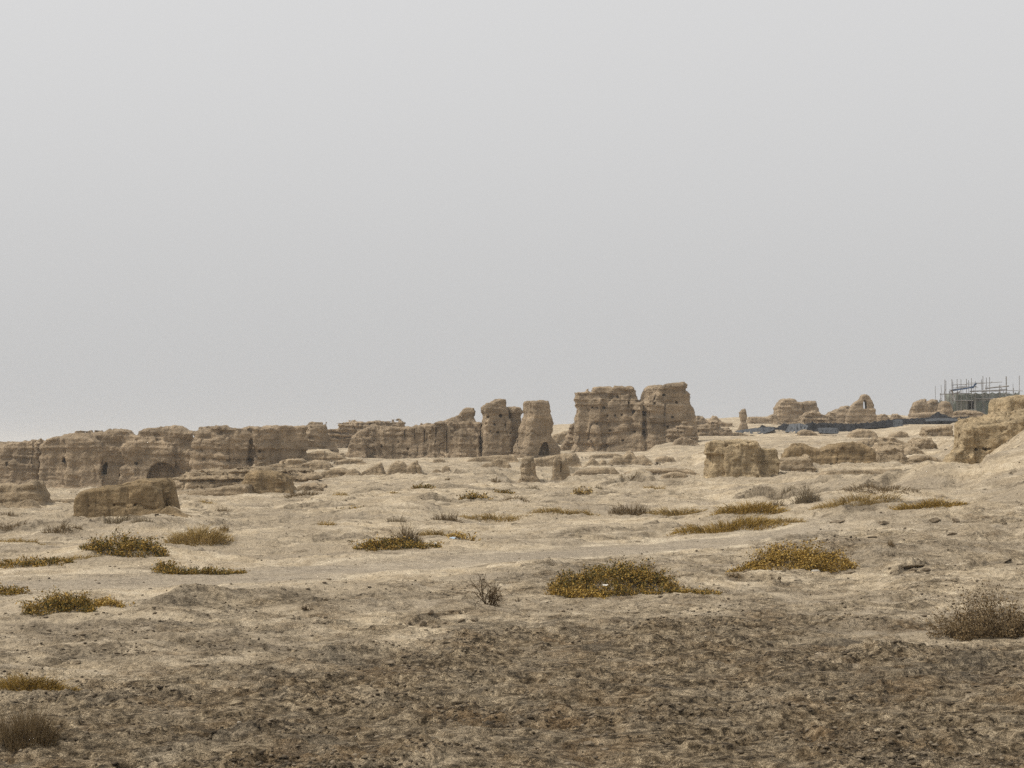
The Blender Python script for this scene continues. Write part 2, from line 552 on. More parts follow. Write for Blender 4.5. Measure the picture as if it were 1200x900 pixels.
def mud_material(name, base, streak=.5, scale=1.0, warm=0.0):
    """weathered rammed earth: layers, streaks, pits"""
    m, t = new_mat(name)
    tc = t.n('ShaderNodeTexCoord').outputs['Object']
    def mapped(sx, sy, sz):
        mp = t.n('ShaderNodeMapping'); mp.inputs['Scale'].default_value = (sx, sy, sz)
        t.l(tc, mp.inputs['Vector']); return mp.outputs[0]
    k = scale
    b = np.array(base)
    lo = tuple(b * .74); mid = tuple(b); hi = tuple(np.minimum(b * 1.30, .6))
    n = t.noise(tc, .7 * k, 7, .65)
    col = t.ramp(n, [(.34, lo), (.5, mid), (.66, hi)])
    lay = t.noise(mapped(.12 * k, .12 * k, 2.6 * k), 1.0, 5, .6, .4)
    col = t.mixc(.38, col, t.ramp(lay, [(.34, .24), (.5, .5), (.64, .70)]), 'OVERLAY')
    drip = t.noise(mapped(2.6 * k, 2.6 * k, .14 * k), 1.0, 5, .65, .2)
    col = t.mixc(streak, col, t.ramp(drip, [(.34, .22), (.5, .52), (.66, .66)]), 'OVERLAY')
    pit = t.ramp(t.noise(tc, 5.0 * k, 5, .75), [(.63, 0.0), (.76, .5)])
    col = t.mixc(pit, col, tuple(b * .42))
    col = t.mixc(.5, col, t.ramp(t.noise(tc, 14 * k, 4, .7), [(.3, .34), (.5, .5), (.7, .66)]), 'OVERLAY')
    vr = t.n('ShaderNodeTexVoronoi', feature='DISTANCE_TO_EDGE'); vr.inputs['Scale'].default_value = 1.0
    vn = t.n('ShaderNodeTexNoise'); vn.inputs['Scale'].default_value = 1.4 * k; vn.inputs['Detail'].default_value = 5
    va = t.n('ShaderNodeVectorMath', operation='ADD')
    t.l(mapped(.85 * k, .85 * k, 1.5 * k), va.inputs[0]); t.l(vn.outputs['Color'], va.inputs[1]); t.l(tc, vn.inputs['Vector'])
    t.l(va.outputs[0], vr.inputs['Vector'])
    crk = t.ramp(vr.outputs['Distance'], [(0.0, 0.0), (.045, 1.0)])
    crm = t.ramp(t.noise(tc, .5 * k, 3, .6), [(.45, 0.0), (.6, .55)])
    col = t.mixc(t.math('MULTIPLY', crm, t.math('SUBTRACT', 1.0, crk)), col, tuple(b * .3))
    nrm = t.bump(t.noise(mapped(2.0 * k, 2.0 * k, 2.6 * k), 1.6, 7, .72), .30 / k, 1.0)
    nrm = t.bump(lay, .10 / k, .5, nrm)
    nrm = t.bump(drip, .22 / k, .7, nrm)
    t.finish(col, .95, nrm, .1)
    return m


def leaf_material(name, stops, rough=.75, trans=.12):
    m, t = new_mat(name)
    g = t.n('ShaderNodeNewGeometry')
    pos = g.outputs['Position']
    f = t.math('ADD', t.math('MULTIPLY', g.outputs['Random Per Island'], .55),
               t.math('MULTIPLY', t.noise(pos, 2.6, 3, .6), .6))
    f = t.math('SUBTRACT', f, .1, clamp=True)
    col = t.ramp(f, stops)
    b = t.finish(col, rough, None, .2)
    return m


def plain_mat(name, col, rough=.8, var=.25, scale=3.0, spec=.2, metal=0.0):
    m, t = new_mat(name)
    tc = t.n('ShaderNodeTexCoord').outputs['Object']
    n = t.noise(tc, scale, 5, .65)
    c = np.array(col)
    cc = t.ramp(n, [(.3, tuple(c * (1 - var))), (.7, tuple(np.minimum(c * (1 + var), .95)))])
    t.finish(cc, rough, t.bump(n, .02, .4), spec, {'Metallic': metal})
    return m


M_GROUND = ground_material()
M_FAR = mud_material('rammed_earth_wall', (.352, .270, .180), .28, .8)
M_MID = mud_material('weathered_adobe', (.372, .288, .188), .35, 1.3)
M_NEAR = mud_material('brown_adobe', (.300, .220, .126), .5, 2.2)
M_WARM = mud_material('golden_adobe', (.425, .328, .200), .45, 2.0)
M_STONE = plain_mat('dark_clod', (.185, .146, .100), .95, .5, 14, .1)
M_PALE = plain_mat('pale_stone', (.46, .42, .35), .9, .2, 18, .15)
M_LEAF = leaf_material('camel_thorn_leaves', [(.20, (.040, .038, .010)), (.40, (.130, .102, .022)), (.56, (.330, .195, .034)), (.88, (.430, .295, .090))])
M_GOLD = leaf_material('golden_leaves', [(.18, (.070, .050, .012)), (.40, (.270, .166, .032)), (.62, (.430, .275, .060)), (.90, (.500, .370, .140))])
M_GRASS = leaf_material('dry_grass', [(.18, (.140, .095, .028)), (.45, (.330, .220, .068)), (.80, (.500, .360, .150))])
M_BROWN = leaf_material('withered_brush', [(.15, (.095, .064, .031)), (.50, (.185, .128, .062)), (.85, (.290, .210, .112))])
M_GREY = leaf_material('grey_brush', [(.15, (.140, .108, .066)), (.50, (.250, .195, .120)), (.85, (.360, .290, .185))])
M_TWIG = plain_mat('dry_twig', (.105, .072, .040), .9, .35, 30, .1)

# ------------------------------------------------------------------ the ground
def build_ground():
    dense = np.linspace(-17.2, 17.2, 1040)
    out = []
    a = 17.2; st = .05
    while a < 180:
        st = min(st * 1.18, 8.0)
        a += st
        out.append(min(a, 180.0))
    out = np.array(out[:-1])
    ang = np.radians(np.concatenate([-out[::-1], dense, out]))
    rad = np.concatenate([np.geomspace(.4, 11.0, 24)[:-1], np.geomspace(11.0, 330.0, 1060), np.geomspace(340.0, 6000.0, 40)])
    A, Rr = np.meshgrid(ang, rad)
    x = Rr * np.sin(A); y = Rr * np.cos(A)
    z = ground_z(x, y)
    nr, na = A.shape
    V = np.stack([x, y, z], -1).reshape(-1, 3)
    i = np.arange(nr - 1)[:, None]; j = np.arange(na)[None]
    jn = (j + 1) % na
    q = np.stack([i * na + j, i * na + jn, (i + 1) * na + jn, (i + 1) * na + j], -1).reshape(-1, 4)
    q = q[:, ::-1]
    # a cap under the observer's feet
    V = np.concatenate([V, [[0, 0, float(z[0].mean())]]])
    t = np.stack([np.full(na, len(V) - 1), np.arange(na), (np.arange(na) + 1) % na], -1)
    t = t[:, ::-1]
    me = mesh_from('ground', V, q, t, smooth=True)
    for nm, fn in (('dark_soil', dark_zone), ('track', road_zone), ('wheel_rut', rut_zone), ('raw_soil_shade', scarp_zone)):
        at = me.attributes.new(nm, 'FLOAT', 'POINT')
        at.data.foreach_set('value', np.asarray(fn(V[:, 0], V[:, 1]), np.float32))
    o = obj('ground', me, M_GROUND)
    tag(o, 'pale dusty desert ground with dark turned soil and a faint vehicle track', None, None, 'structure')


# ------------------------------------------------------------------ eroded earth masses
def surface_nets(Fd, org, step):
    s = Fd < 0
    nx, ny, nz = Fd.shape
    C = [(i, j, k) for i in (0, 1) for j in (0, 1) for k in (0, 1)]
    cnt = np.zeros((nx - 1, ny - 1, nz - 1), np.int8)
    for i, j, k in C:
        cnt += s[i:nx - 1 + i, j:ny - 1 + j, k:nz - 1 + k]
    act = (cnt > 0) & (cnt < 8)
    ci = np.argwhere(act)
    idx = np.full(act.shape, -1, np.int32)
    idx[act] = np.arange(len(ci))
    val = {o: Fd[ci[:, 0] + o[0], ci[:, 1] + o[1], ci[:, 2] + o[2]] for o in C}
    acc = np.zeros((len(ci), 3)); n = np.zeros(len(ci))
    for a in C:
        for ax in range(3):
            if a[ax]: continue
            b = list(a); b[ax] = 1; b = tuple(b)
            va, vb = val[a], val[b]
            m = (va < 0) != (vb < 0)
            tt = np.where(m, va / np.where(m, va - vb, 1), 0)
            p = np.array(a, float)[None].repeat(len(ci), 0)
            p[:, ax] = tt
            acc += p * m[:, None]; n += m
    V = (ci + acc / n[:, None]) * step + org
    Q = []
    for ax in range(3):
        o1, o2 = [(1, 2), (2, 0), (0, 1)][ax]
        sl0 = [slice(None)] * 3; sl1 = [slice(None)] * 3
        sl0[ax] = slice(0, -1); sl1[ax] = slice(1, None)
        ch = s[tuple(sl0)] != s[tuple(sl1)]
        e = np.argwhere(ch)
        e = e[(e[:, o1] > 0) & (e[:, o2] > 0) & (e[:, o1] < Fd.shape[o1] - 1) & (e[:, o2] < Fd.shape[o2] - 1)]
        if not len(e): continue
        neg = s[e[:, 0], e[:, 1], e[:, 2]]
        d1 = np.zeros(3, int); d1[o1] = 1
        d2 = np.zeros(3, int); d2[o2] = 1
        def g(c): return idx[c[:, 0], c[:, 1], c[:, 2]]
        qq = np.stack([g(e - d1 - d2), g(e - d2), g(e), g(e - d1)], -1)
        qq[~neg] = qq[~neg][:, ::-1]
        Q.append(qq)
    return V, np.concatenate(Q)


def poly_sdf(U, Z, P):
    U, Z = np.broadcast_arrays(U, Z)
    d = np.full(U.shape, 1e9); ins = np.zeros(U.shape, bool)
    n = len(P)
    for i in range(n):
        ax, ay = P[i]; bx, by = P[(i + 1) % n]
        ex, ey = bx - ax, by - ay
        L = ex * ex + ey * ey + 1e-12
        t = np.clip(((U - ax) * ex + (Z - ay) * ey) / L, 0, 1)
        d = np.minimum(d, (U - ax - t * ex) ** 2 + (Z - ay - t * ey) ** 2)
        c = (ay > Z) != (by > Z)
        with np.errstate(divide='ignore', invalid='ignore'):
            xx = ax + (Z - ay) * ex / (ey if ey else 1e-12)
        ins ^= c & (U < xx)
    d = np.sqrt(d)
    return np.where(ins, -d, d)


RUINS = []


def ruin(*a, **k):
    RUINS.append((a, k))
    return len(RUINS) - 1


def make_ruin(name, label, cat, d, slabs, t=2.0, mat=None, amp=1.0, batter=.06, rnd=None, group=None, strata=1.0, gully=1.0,
         holes=(), windows=(), niches=(), cracks=(), feet=True, res=1.05, skirt=0.5, seed=None, parent=None, fine=1.0):
    """An eroded earth body. slabs: outlines on the photograph at depth d (first and last point on the ground), each
    (points, setback, thickness, yaw in degrees)."""
    S = []
    for s in slabs:
        s = list(s) + [None] * (4 - len(s))
        S.append((s[0], s[1] or 0.0, s[2] or t, R(s[3] or 0.0)))
    allp = np.array([p for s in S for p in s[0]], float)
    px = d / F                                   # size of a photograph pixel there
    cx = PX((allp[:, 0].min() + allp[:, 0].max()) / 2, d)
    zb = min(PZ(p[1], d) for s in S for p in (s[0][0], s[0][-1]))
    zt = PZ(allp[:, 1].min(), d)
    H = zt - zb
    sd = seed if seed is not None else (abs(hash((round(allp[0, 0]), round(allp[0, 1]), len(allp)))) % 9973)
    step = max(px * res, .028)
    A = amp * min(.30, .10 * H + .02)             # size of the erosion
    rnd = rnd if rnd is not None else min(.30, .14 * H)
    dig = .35 + .12 * H                           # how far it goes into the ground
    polys = []
    u0 = u1 = 0; v0 = 1e9; v1 = -1e9
    for pts, off, th, yaw in S:
        P = [(PX(p[0], d) - cx, PZ(p[1], d) - zb) for p in pts]
        mid = (min(p[0] for p in P) + max(p[0] for p in P)) / 2
        W_ = max(p[0] for p in P) - min(p[0] for p in P)
        ky = max(.45, (W_ - th * abs(math.sin(yaw)) * .8) / W_) / math.cos(yaw) if yaw else 1.0
        P = [((p[0] - mid) * ky, p[1]) for p in P]
        lowz = min(P[0][1], P[-1][1])
        if lowz < .25 * H: P = [(P[0][0], -dig)] + P + [(P[-1][0], -dig)]
        hw = max(abs(p[0]) for p in P)
        polys.append((P, off + th / 2, th / 2, yaw, mid, max(p[1] for p in P)))
        ext = th / 2 + batter * H + skirt * .5 + abs(math.sin(yaw)) * hw
        v0 = min(v0, off + th / 2 - ext - .3 - A * 2); v1 = max(v1, off + th / 2 + ext + .3 + A * 2)
        u0 = min(u0, mid - hw - 1.2 * skirt - .3 - A * 2); u1 = max(u1, mid + hw + 1.2 * skirt + .3 + A * 2)
    us = np.arange(u0, u1 + step, step); vs = np.arange(v0, v1 + step, step); zs = np.arange(-dig - 2 * step, H + A * 2 + 3 * step, step)
    Fd = np.full((len(us), len(vs), len(zs)), 9.0, np.float64)
    U, Vv, Z = np.meshgrid(us, vs, zs, indexing='ij', sparse=True)
    k = .12 * min(1, H / 4)
    for P, vc, ht, yaw, mid, pt in polys:
        if yaw == 0:
            su = poly_sdf(us[:, None] - mid, zs[None], P)[:, None, :]
            vl = np.abs(Vv - vc)
        else:
            c, s_ = math.cos(yaw), math.sin(yaw)
            ul = (U - mid) * c + (Vv - vc) * s_
            vl = np.abs(-(U - mid) * s_ + (Vv - vc) * c)
            tab_u = np.arange(ul.min() - step, ul.max() + 2 * step, step)
            tab = poly_sdf(tab_u[:, None], zs[None], P)
            ii = np.clip(np.round((ul[:, :, 0] - tab_u[0]) / step).astype(int), 0, len(tab_u) - 1)
            su = tab[ii]
        zz = np.clip(Z, 0, None)
        T = ht + batter * np.clip(pt - Z, 0, None) * .6 + skirt * .5 * np.exp(-zz / (.16 * H + .05))
        su2 = su - skirt * .45 * np.exp(-zz / (.10 * H + .04)) + rnd
        b = vl - T + rnd
        f = np.minimum(np.maximum(su2, b), 0) + np.sqrt(np.maximum(su2, 0) ** 2 + np.maximum(b, 0) ** 2) - rnd
        h = np.clip(.5 + .5 * (Fd - f) / k, 0, 1)
        Fd = Fd * (1 - h) + f * h - k * h * (1 - h)
    band = np.abs(Fd) < max(4 * A, 3 * step)
    I = np.argwhere(band)
    u = us[I[:, 0]] + cx; v = vs[I[:, 1]] + d; z = zs[I[:, 2]]
    q = 1.0 / max(.9, H * .32)
    n = A * .78 * fbm3(u * q, v * q, z * q * .8, 2, sd)
    n += A * .40 * fine * fbm3(u * q * 3.3, v * q * 3.3, z * q * 3.8, 3, sd + 5)
    n += A * .62 * gully * np.abs(fbm3(u * q * 2.6, v * q * 2.6, z * q * .22, 2, sd + 9))
    w = z + .35 / q * .3 * fbm3(u * q * .8, v * q * .8, z * q * .3, 2, sd + 13)
    lay = n3(u * q * .35, v * q * .35, w * q * 5.0, sd + 17)
    n += A * .48 * strata * lay
    n += A * .38 * strata * sstep(.55, .8, np.abs(((w * q * 2.2) % 1.0) - .5) * 2) * (.6 + .6 * n3(u * q * 1.2, v * q * 1.2, z * q, sd + 19))
    # courses of rammed earth standing proud or worn back, and a net of shrinkage cracks
    ci = np.floor(w * q * 4.2 + .25 * n3(u * q * .6, v * q * .6, w * 0, sd + 21))
    n += A * .42 * strata * n3(ci * 17.3 + .5, u * q * .7, v * q * .7, sd + 23)
    cr = n3(u * q * 1.9, v * q * 1.9, z * q * 1.1, sd + 25)
    n += A * .75 * np.exp(-(cr / .055) ** 2) * sstep(-.25, .35, n3(u * q * .8, v * q * .8, z * q * .8, sd + 27))
    n += A * .20 * fine * np.abs(fbm3(u * q * 7.5, v * q * 7.5, z * q * 8.5, 2, sd + 29))
    top = sstep(.55 * H, .95 * H, z)
    n += A * .32 * top * fbm3(u * q * 4.5, v * q * 4.5, z * q * 3, 2, sd + 31)
    Fd[I[:, 0], I[:, 1], I[:, 2]] += n
    for hx, hy, hr in holes:                       # beam holes and pits in the face towards the path
        uc = PX(hx, d) - cx; zc = PZ(hy, d) - zb; r = hr * px * 1.1
        iu = (np.abs(us - uc) < 3 * r + step); iz = (np.abs(zs - zc) < 3 * r + step)
        if not iu.any() or not iz.any(): continue
        sub = Fd[np.ix_(iu, np.ones(len(vs), bool), iz)]
        col = sub[sub.shape[0] // 2, :, sub.shape[2] // 2]
        jj = np.argmax(col < 0) if (col < 0).any() else 0
        vf = vs[jj]
        dist = np.sqrt((us[iu][:, None, None] - uc) ** 2 + ((vs[None, :, None] - vf) * .35) ** 2 + (zs[iz][None, None] - zc) ** 2)
        dist = dist + .55 * r * n3(us[iu][:, None, None] / r * .8 + hx, vs[None, :, None] * 0 + hy, zs[iz][None, None] / r * .8, 7)
        Fd[np.ix_(iu, np.ones(len(vs), bool), iz)] = np.maximum(sub, (r - dist))
    niches = list(niches) + [([(c[0] - c[3], c[1]), (c[0] + c[3], c[1]), (c[0] + c[3] * .8 + c[4], c[2]), (c[0] - c[3] * .8 + c[4], c[2])], .28 if d > 120 else .2) for c in cracks]
    for P, depth in niches:                        # recesses and caves: outline, depth from the face
        PP = [(PX(p[0], d) - cx, PZ(p[1], d) - zb) for p in P]
        s2 = poly_sdf(us[:, None], zs[None], PP)
        j = np.argmax(Fd < 0, axis=1); ok = (s2 < 0) & (Fd < 0).any(axis=1)
        vf = vs[int(np.median(j[ok]))] if ok.any() else vs[0]
        cut = np.maximum(s2[:, None, :], (Vv - vf - depth))
        Fd = np.maximum(Fd, -cut)
    for P in windows:
        PP = [(PX(p[0], d) - cx, PZ(p[1], d) - zb) for p in P]
        Fd = np.maximum(Fd, -poly_sdf(us[:, None], zs[None], PP)[:, None, :])
    Fd[:, :, 0] = np.maximum(Fd[:, :, 0], .5 * step); Fd[:, :, -1] = np.maximum(Fd[:, :, -1], .5 * step)
    for sl in (0, -1):
        Fd[sl] = np.maximum(Fd[sl], .5 * step); Fd[:, sl] = np.maximum(Fd[:, sl], .5 * step)
    V, Q = surface_nets(Fd, np.array([us[0], vs[0], zs[0]]), step)
    V, Q = biggest_island(V, Q)
    me = mesh_from(name, V, Q, smooth=True)
    o = obj(name, me, mat or M_MID)
    if parent is not None:
        o.parent = parent
        o.location = (cx - parent.location.x, d - parent.location.y, zb - parent.location.z)
    else:
        o.location = (cx, d, zb)
        tag(o, label, cat, group)
    return o


def biggest_island(V, Q):
    """drop crumbs that float free of the body"""
    n = len(V)
    lab = np.arange(n)
    for _ in range(400):
        m = lab[Q].min(axis=1)
        new = lab.copy()
        for c in range(4):
            np.minimum.at(new, Q[:, c], m)
        new = new[new]
        if (new == lab).all(): break
        lab = new
    u, cnt = np.unique(lab, return_counts=True)
    keep = lab == u[np.argmax(cnt)]
    if keep.all(): return V, Q
    Q = Q[keep[Q[:, 0]]]
    mp = np.cumsum(keep) - 1
    return V[keep], mp[Q]


# ------------------------------------------------------------------ the ruins
ruin('ruined_wall', 'long grey-brown wall section at the far end beyond the low earth block, cut off by the frame', 'wall', 162,
     [([(-75, 582), (-75, 517), (-30, 515), (0, 521), (3, 518), (20, 516), (30, 514.5), (43, 514.5), (46, 519), (47, 582)], 0, 2.5)],
     mat=M_FAR, amp=.85, strata=.9, gully=1.0, skirt=1.6, holes=[(8, 543, 2)])
ruin('ruined_wall', 'long eroded wall section with stepped rising top, cave mouth and dark slit, behind the brown earth block', 'wall', 161,
     [([(46, 583), (47, 522), (54, 515.5), (67, 512), (70, 515), (74, 511), (82, 508.5), (100, 507), (104, 505.5), (107, 507), (121, 506.5), (127, 503),
        (140, 502.5), (149, 504), (157, 509.5), (160, 508.5), (165, 502), (176, 500), (188, 499.5), (200, 498.5), (212, 500), (219, 503), (226, 505), (226, 575)], 0, 2.6),
      ([(78, 583), (79, 514), (92, 512), (112, 514), (121, 519), (122, 583)], -.5, 1.5),
      ([(140, 583), (142, 518), (160, 517), (186, 515), (206, 519), (208, 560)], -.4, 1.5)],
     mat=M_FAR, amp=.85, skirt=2.2, strata=.9, gully=1.05, cracks=[(226, 512, 548, .5, 1)], holes=[(76, 540, 2.6), (160, 543, 1.6)],
     niches=[([(172, 572), (174, 556), (179, 546), (186, 542), (196, 542), (203, 546), (207, 556), (209, 572)], 1.3), ([(119.5, 556), (120, 545), (124, 541), (126, 545), (126, 556)], 1.2)])
ruin('ruined_wall', 'straight smooth wall section turning a corner, beside the tapered mud stump', 'wall', 158,
     [([(222, 572), (224, 506), (227, 502), (240, 500.5), (262, 499), (267, 503), (275, 503), (281, 501.5), (292, 500.5), (294, 562)], 0, 2.4),
      ([(284, 560), (285, 501.5), (300, 500), (315, 499.5), (325, 496.5), (333, 497), (357, 498), (358, 550)], .9, 2.0, 30),
      ([(225, 572), (226, 516), (240, 512), (268, 513), (270, 570)], -.5, 1.2)],
     mat=M_FAR, amp=.85, skirt=.9, strata=.8, holes=[(303, 529, 1.8)])
ruin('mud_stump', 'tapered mud stump with a squared top standing at the corner of the long wall', 'ruin', 168,
     [([(338, 530), (346, 515), (351, 503), (354, 498.5), (366, 497), (371, 495.5), (378, 495.5), (381, 501), (385, 511), (391, 519), (393, 530)], 0, 2.2, 32)],
     mat=M_FAR, amp=.7, batter=.12, skirt=.7)
ruin('ruined_wall', 'low lumpy layered wall ridge seen behind the end of the fluted wall', 'wall', 218,
     [([(381, 528), (383, 505), (388, 502), (395, 500), (396, 497), (403, 496), (420, 494.5), (440, 493), (452, 495), (460, 493.5), (470, 493), (474, 497), (476, 528)], 0, 3)],
     mat=M_FAR, amp=1.1, strata=1.6)
w4 = ruin('ruined_wall', 'long fluted mud wall with a knobbly leaning fragment on its top, joined to the capped tower', 'wall', 178,
     [([(410, 540), (412, 512), (415, 508), (424, 503), (440, 500.5), (470, 499), (490, 498.5), (505, 495.5), (520, 493.5), (540, 492), (548, 491.5), (556, 495), (563, 494.5), (565, 538)], 0, 2.6),
      ([(404, 540), (408, 527), (412, 512), (418, 508.5), (426, 508), (428, 520), (430, 540)], -.9, 1.6),
      ([(530, 540), (532, 506), (540, 501), (556, 502), (562, 510), (563, 538)], -.5, 1.4)],
     mat=M_FAR, amp=.85, gully=1.7, strata=.6, skirt=.6, cracks=[(523, 503, 533, .6, 1), (486, 502, 516, .5, 0), (497, 503, 518, .5, 0), (474, 502, 515, .5, 0), (511, 500, 520, .5, -1)], holes=[(447, 523, 1.5), (478, 526, 1.3)])
ruin('upper_fragment', None, None, 178.6,
     [([(519, 496), (523, 490.5), (537, 487), (541, 481.5), (547, 477.5), (555, 478), (557.5, 483), (555, 488), (559, 496)], 0, 1.6)], mat=M_FAR, amp=.6, skirt=.1, parent=w4)
ruin('ruined_tower', 'square mud tower with stacked cap blocks and beam holes, next to the narrow pillar', 'tower', 177,
     [([(560, 540), (561, 505), (564, 490), (562.5, 477), (566, 472.5), (574, 471), (580, 466.5), (594, 466.5), (596, 476), (599, 490), (600, 540)], 0, 2.2, 12),
      ([(590, 540), (592, 475.5), (609, 475.5), (611, 478), (614, 481), (611, 490), (609, 503), (606, 520), (602, 540)], .9, 1.6, 28)],
     mat=M_FAR, amp=.65, gully=1.3, skirt=.3, res=.9, strata=.7,  holes=[(587, 487, 2), (572, 489, 1.5), (580, 497, 1.3), (592, 498, 1.3), (583, 507, 1.2), (575, 505, 1.2), (598, 508, 1.2), (570, 497, 1.2)])
ruin('mud_pillar', 'narrow flat-topped mud pillar with a small cave at its foot, standing alone by the capped tower', 'pillar', 175,
     [([(601, 541), (604, 525), (609, 512), (611, 497), (615, 486), (615, 472), (618, 469.5), (638, 469.5), (641, 475), (641, 484), (645, 489), (647.5, 497), (645, 507), (646, 513), (656, 524), (658, 541)], 0, 2.2, 30)],
     mat=M_FAR, amp=.6, skirt=.2, strata=.6, res=.9, niches=[([(631, 534), (633, 525), (637, 518.5), (641, 518), (643, 524), (643, 534)], 1.1)])
ruin('ruined_tower', 'largest ruin, broad twin-topped mud keep with deep notch', 'tower', 188,
     [([(672, 533), (675, 515), (675.5, 498), (676, 480), (673, 464), (671.5, 459), (690, 455.5), (693, 458.5), (695, 455), (716, 453.5), (719, 455.5), (722, 452), (744, 452.5), (750, 461), (752, 475), (753, 533)], 0, 4.2),
      ([(745, 533), (744, 478), (747, 470), (755, 466), (758, 458), (764, 450.5), (776, 449), (801, 448.5), (802, 457), (807, 461), (808, 473), (812, 481), (815, 489), (816, 503), (821, 522)], -.4, 4.2, 14),
      ([(688, 533), (689, 470), (697, 466), (705, 467), (708, 533)], -.4, 1.5),
      ([(742, 533), (741, 484), (745, 474), (752, 470), (756, 480), (757, 533)], -1.0, 1.8),
      ([(710, 533), (709, 480), (718, 462), (736, 458), (746, 464), (748, 533)], -.3, 1.5)],
     mat=M_FAR, amp=.95, skirt=.4, strata=1.1, gully=1.0, res=.95, cracks=[(754, 474, 510, .6, -2)],
     holes=[(724, 465, 1.5), (689, 515, 1.7), (700, 478, 1.4), (694, 478, 1.2), (706, 470, 1.6), (708, 478, 1.4), (767, 473, 1.6), (788, 489, 1.4), (730, 516, 1.5), (712, 487, 1.2), (720, 487, 1.3),
            (729, 486, 1.3), (778, 463, 1.5), (793, 472, 1.5), (699, 497, 1.2), (715, 505, 1.3), (782, 500, 1.4), (737, 472, 1.3)])
ruin('mud_buttress', 'small slumped buttress leaning on the side of the largest twin-topped keep', 'ruin', 192,
     [([(654, 531), (662, 516), (666, 508), (668, 498), (673, 496.5), (676, 505), (680, 512), (681, 531)], 0, 2)], mat=M_FAR, amp=.7)
ruin('rubble_heap', 'tumbled blocks heaped against the foot of the largest keep', 'rubble', 183,
     [([(782, 522), (784, 503), (793, 501), (797, 500), (800, 493), (806, 493), (811, 500), (815, 506), (817, 522)], 0, 2.2)], mat=M_FAR, amp=1.2)
ruin('earth_ledge', 'thin flat earth ledge at the foot of the rubble by the largest keep', 'ruin', 172,
     [([(786, 526), (792, 516), (800, 513), (812, 515), (819, 518), (824, 526)], 0, 2)], mat=M_FAR, amp=.8)
ruin('earth_mound', 'pointed grey mound on the skyline just past the largest keep', 'mound', 250,
     [([(812, 503), (815, 489), (819, 487), (824, 488), (831, 494), (834, 492), (838, 486), (841, 489), (845, 494), (858, 496), (860, 503)], 0, 4)], mat=M_FAR, amp=.8)
ruin('rubble_heap', 'low broken wall stub with knobbly top between largest keep and mud finger', 'rubble', 205,
     [([(816, 514), (819, 499), (826, 497), (833, 494), (841, 491), (845, 499), (852, 501), (860, 505), (862, 514)], 0, 2.5)], mat=M_FAR, amp=1.4)
ruin('mud_finger', 'thin upright finger of mud standing on the skyline above the tarps', 'pillar', 236,
     [([(864, 507), (868, 495), (868, 489), (867, 484), (870, 479.5), (874, 478), (876, 484), (876, 497), (879, 507)], 0, 1.0)], mat=M_FAR, amp=.35, skirt=.3)
ruin('earth_mound', 'low rounded bank on the skyline between the mud finger and the square block', 'mound', 248,
     [([(876, 499), (880, 489), (892, 488), (900, 489.5), (904, 486), (909, 485), (913, 490), (914, 499)], 0, 3)], mat=M_FAR, amp=.7)
ruin('ruined_block', 'square flat-topped ruin on the skyline with its taller end rounded', 'ruin', 258,
     [([(910, 500), (911, 476), (914, 471), (919, 467.5), (930, 466.5), (935, 470), (940, 472), (941, 500)], -.5, 4), ([(928, 500), (929, 471), (948, 469.5), (959, 470), (961, 480), (962, 500)], .6, 3.6)],
     mat=M_FAR, amp=.5, gully=.5)
ruin('rubble_heap', 'small bright crumbled heap at the foot of the square skyline block', 'rubble', 248,
     [([(938, 500), (942, 486), (948, 482), (956, 481), (964, 484), (972, 488), (974, 500)], 0, 3)], mat=M_FAR, amp=1.2)
ruin('ruined_wall', 'sloping skyline wall rising towards the gable with a slit window', 'wall', 262,
     [([(958, 500), (968, 486), (980, 480), (988, 477), (996, 474.5), (1000, 478), (1003, 500)], 0, 2.5)], mat=M_FAR, amp=.6)
ruin('ruined_gable', 'triangular gable wall pierced by one slit window, standing on the skyline', 'ruin', 252,
     [([(991, 500), (994, 486), (998, 476), (1004, 471), (1010, 466.5), (1012, 463), (1016, 461.5), (1020, 464), (1024, 473), (1027, 483), (1030, 500)], 0, 1.6)],
     mat=M_FAR, amp=.32, gully=.4, rnd=.05, skirt=.1, res=.8, windows=[[(1012.2, 479), (1012.2, 471), (1014, 468.5), (1016, 471), (1016.3, 479)]])
ruin('earth_mound', 'rounded hump beside the foot of the gable with a slit window', 'mound', 256,
     [([(1028, 499), (1031, 487), (1037, 484.5), (1042, 487), (1047, 492), (1048, 499)], 0, 3)], mat=M_FAR, amp=.6)
ruin('earth_mound', 'small knob of earth on the skyline between gable and scaffolding', 'mound', 258,
     [([(1045, 499), (1047, 487), (1050, 484), (1053, 484.5), (1057, 488), (1066, 490), (1068, 499)], 0, 2.6)], mat=M_FAR, amp=.6)
ruin('ruined_block', 'jagged two-horned ruin on the skyline, first of the cluster by the scaffolding', 'ruin', 252,
     [([(1067, 499), (1070, 477), (1075, 471), (1080, 468.5), (1083, 470), (1085, 467.5), (1088, 474), (1090, 481), (1092, 499)], 0, 2.6)], mat=M_FAR, amp=.55)
ruin('ruined_block', 'pale domed ruin partly hidden by green netting beside the scaffolding', 'ruin', 262,
     [([(1086, 495), (1088, 474), (1092, 469.5), (1097, 467.5), (1102, 471), (1104, 478), (1105, 495)], 0, 3)], mat=M_FAR, amp=.5)
ruin('ruined_block', 'smooth tan egg-shaped ruin standing before the scaffolded building', 'ruin', 253,
     [([(1103, 496), (1104, 477), (1106, 471.5), (1110, 469.5), (1115, 472), (1118, 479), (1120, 496)], 0, 3)], mat=M_FAR, amp=.4, gully=.4)
ruin('low_wall', 'pale low wall with a level top along the foot of the two-horned skyline ruin', 'wall', 242,
     [([(1072, 500), (1074, 484), (1082, 483), (1098, 482.5), (1108, 484), (1110, 500)], 0, 1.6)], mat=M_FAR, amp=.4)
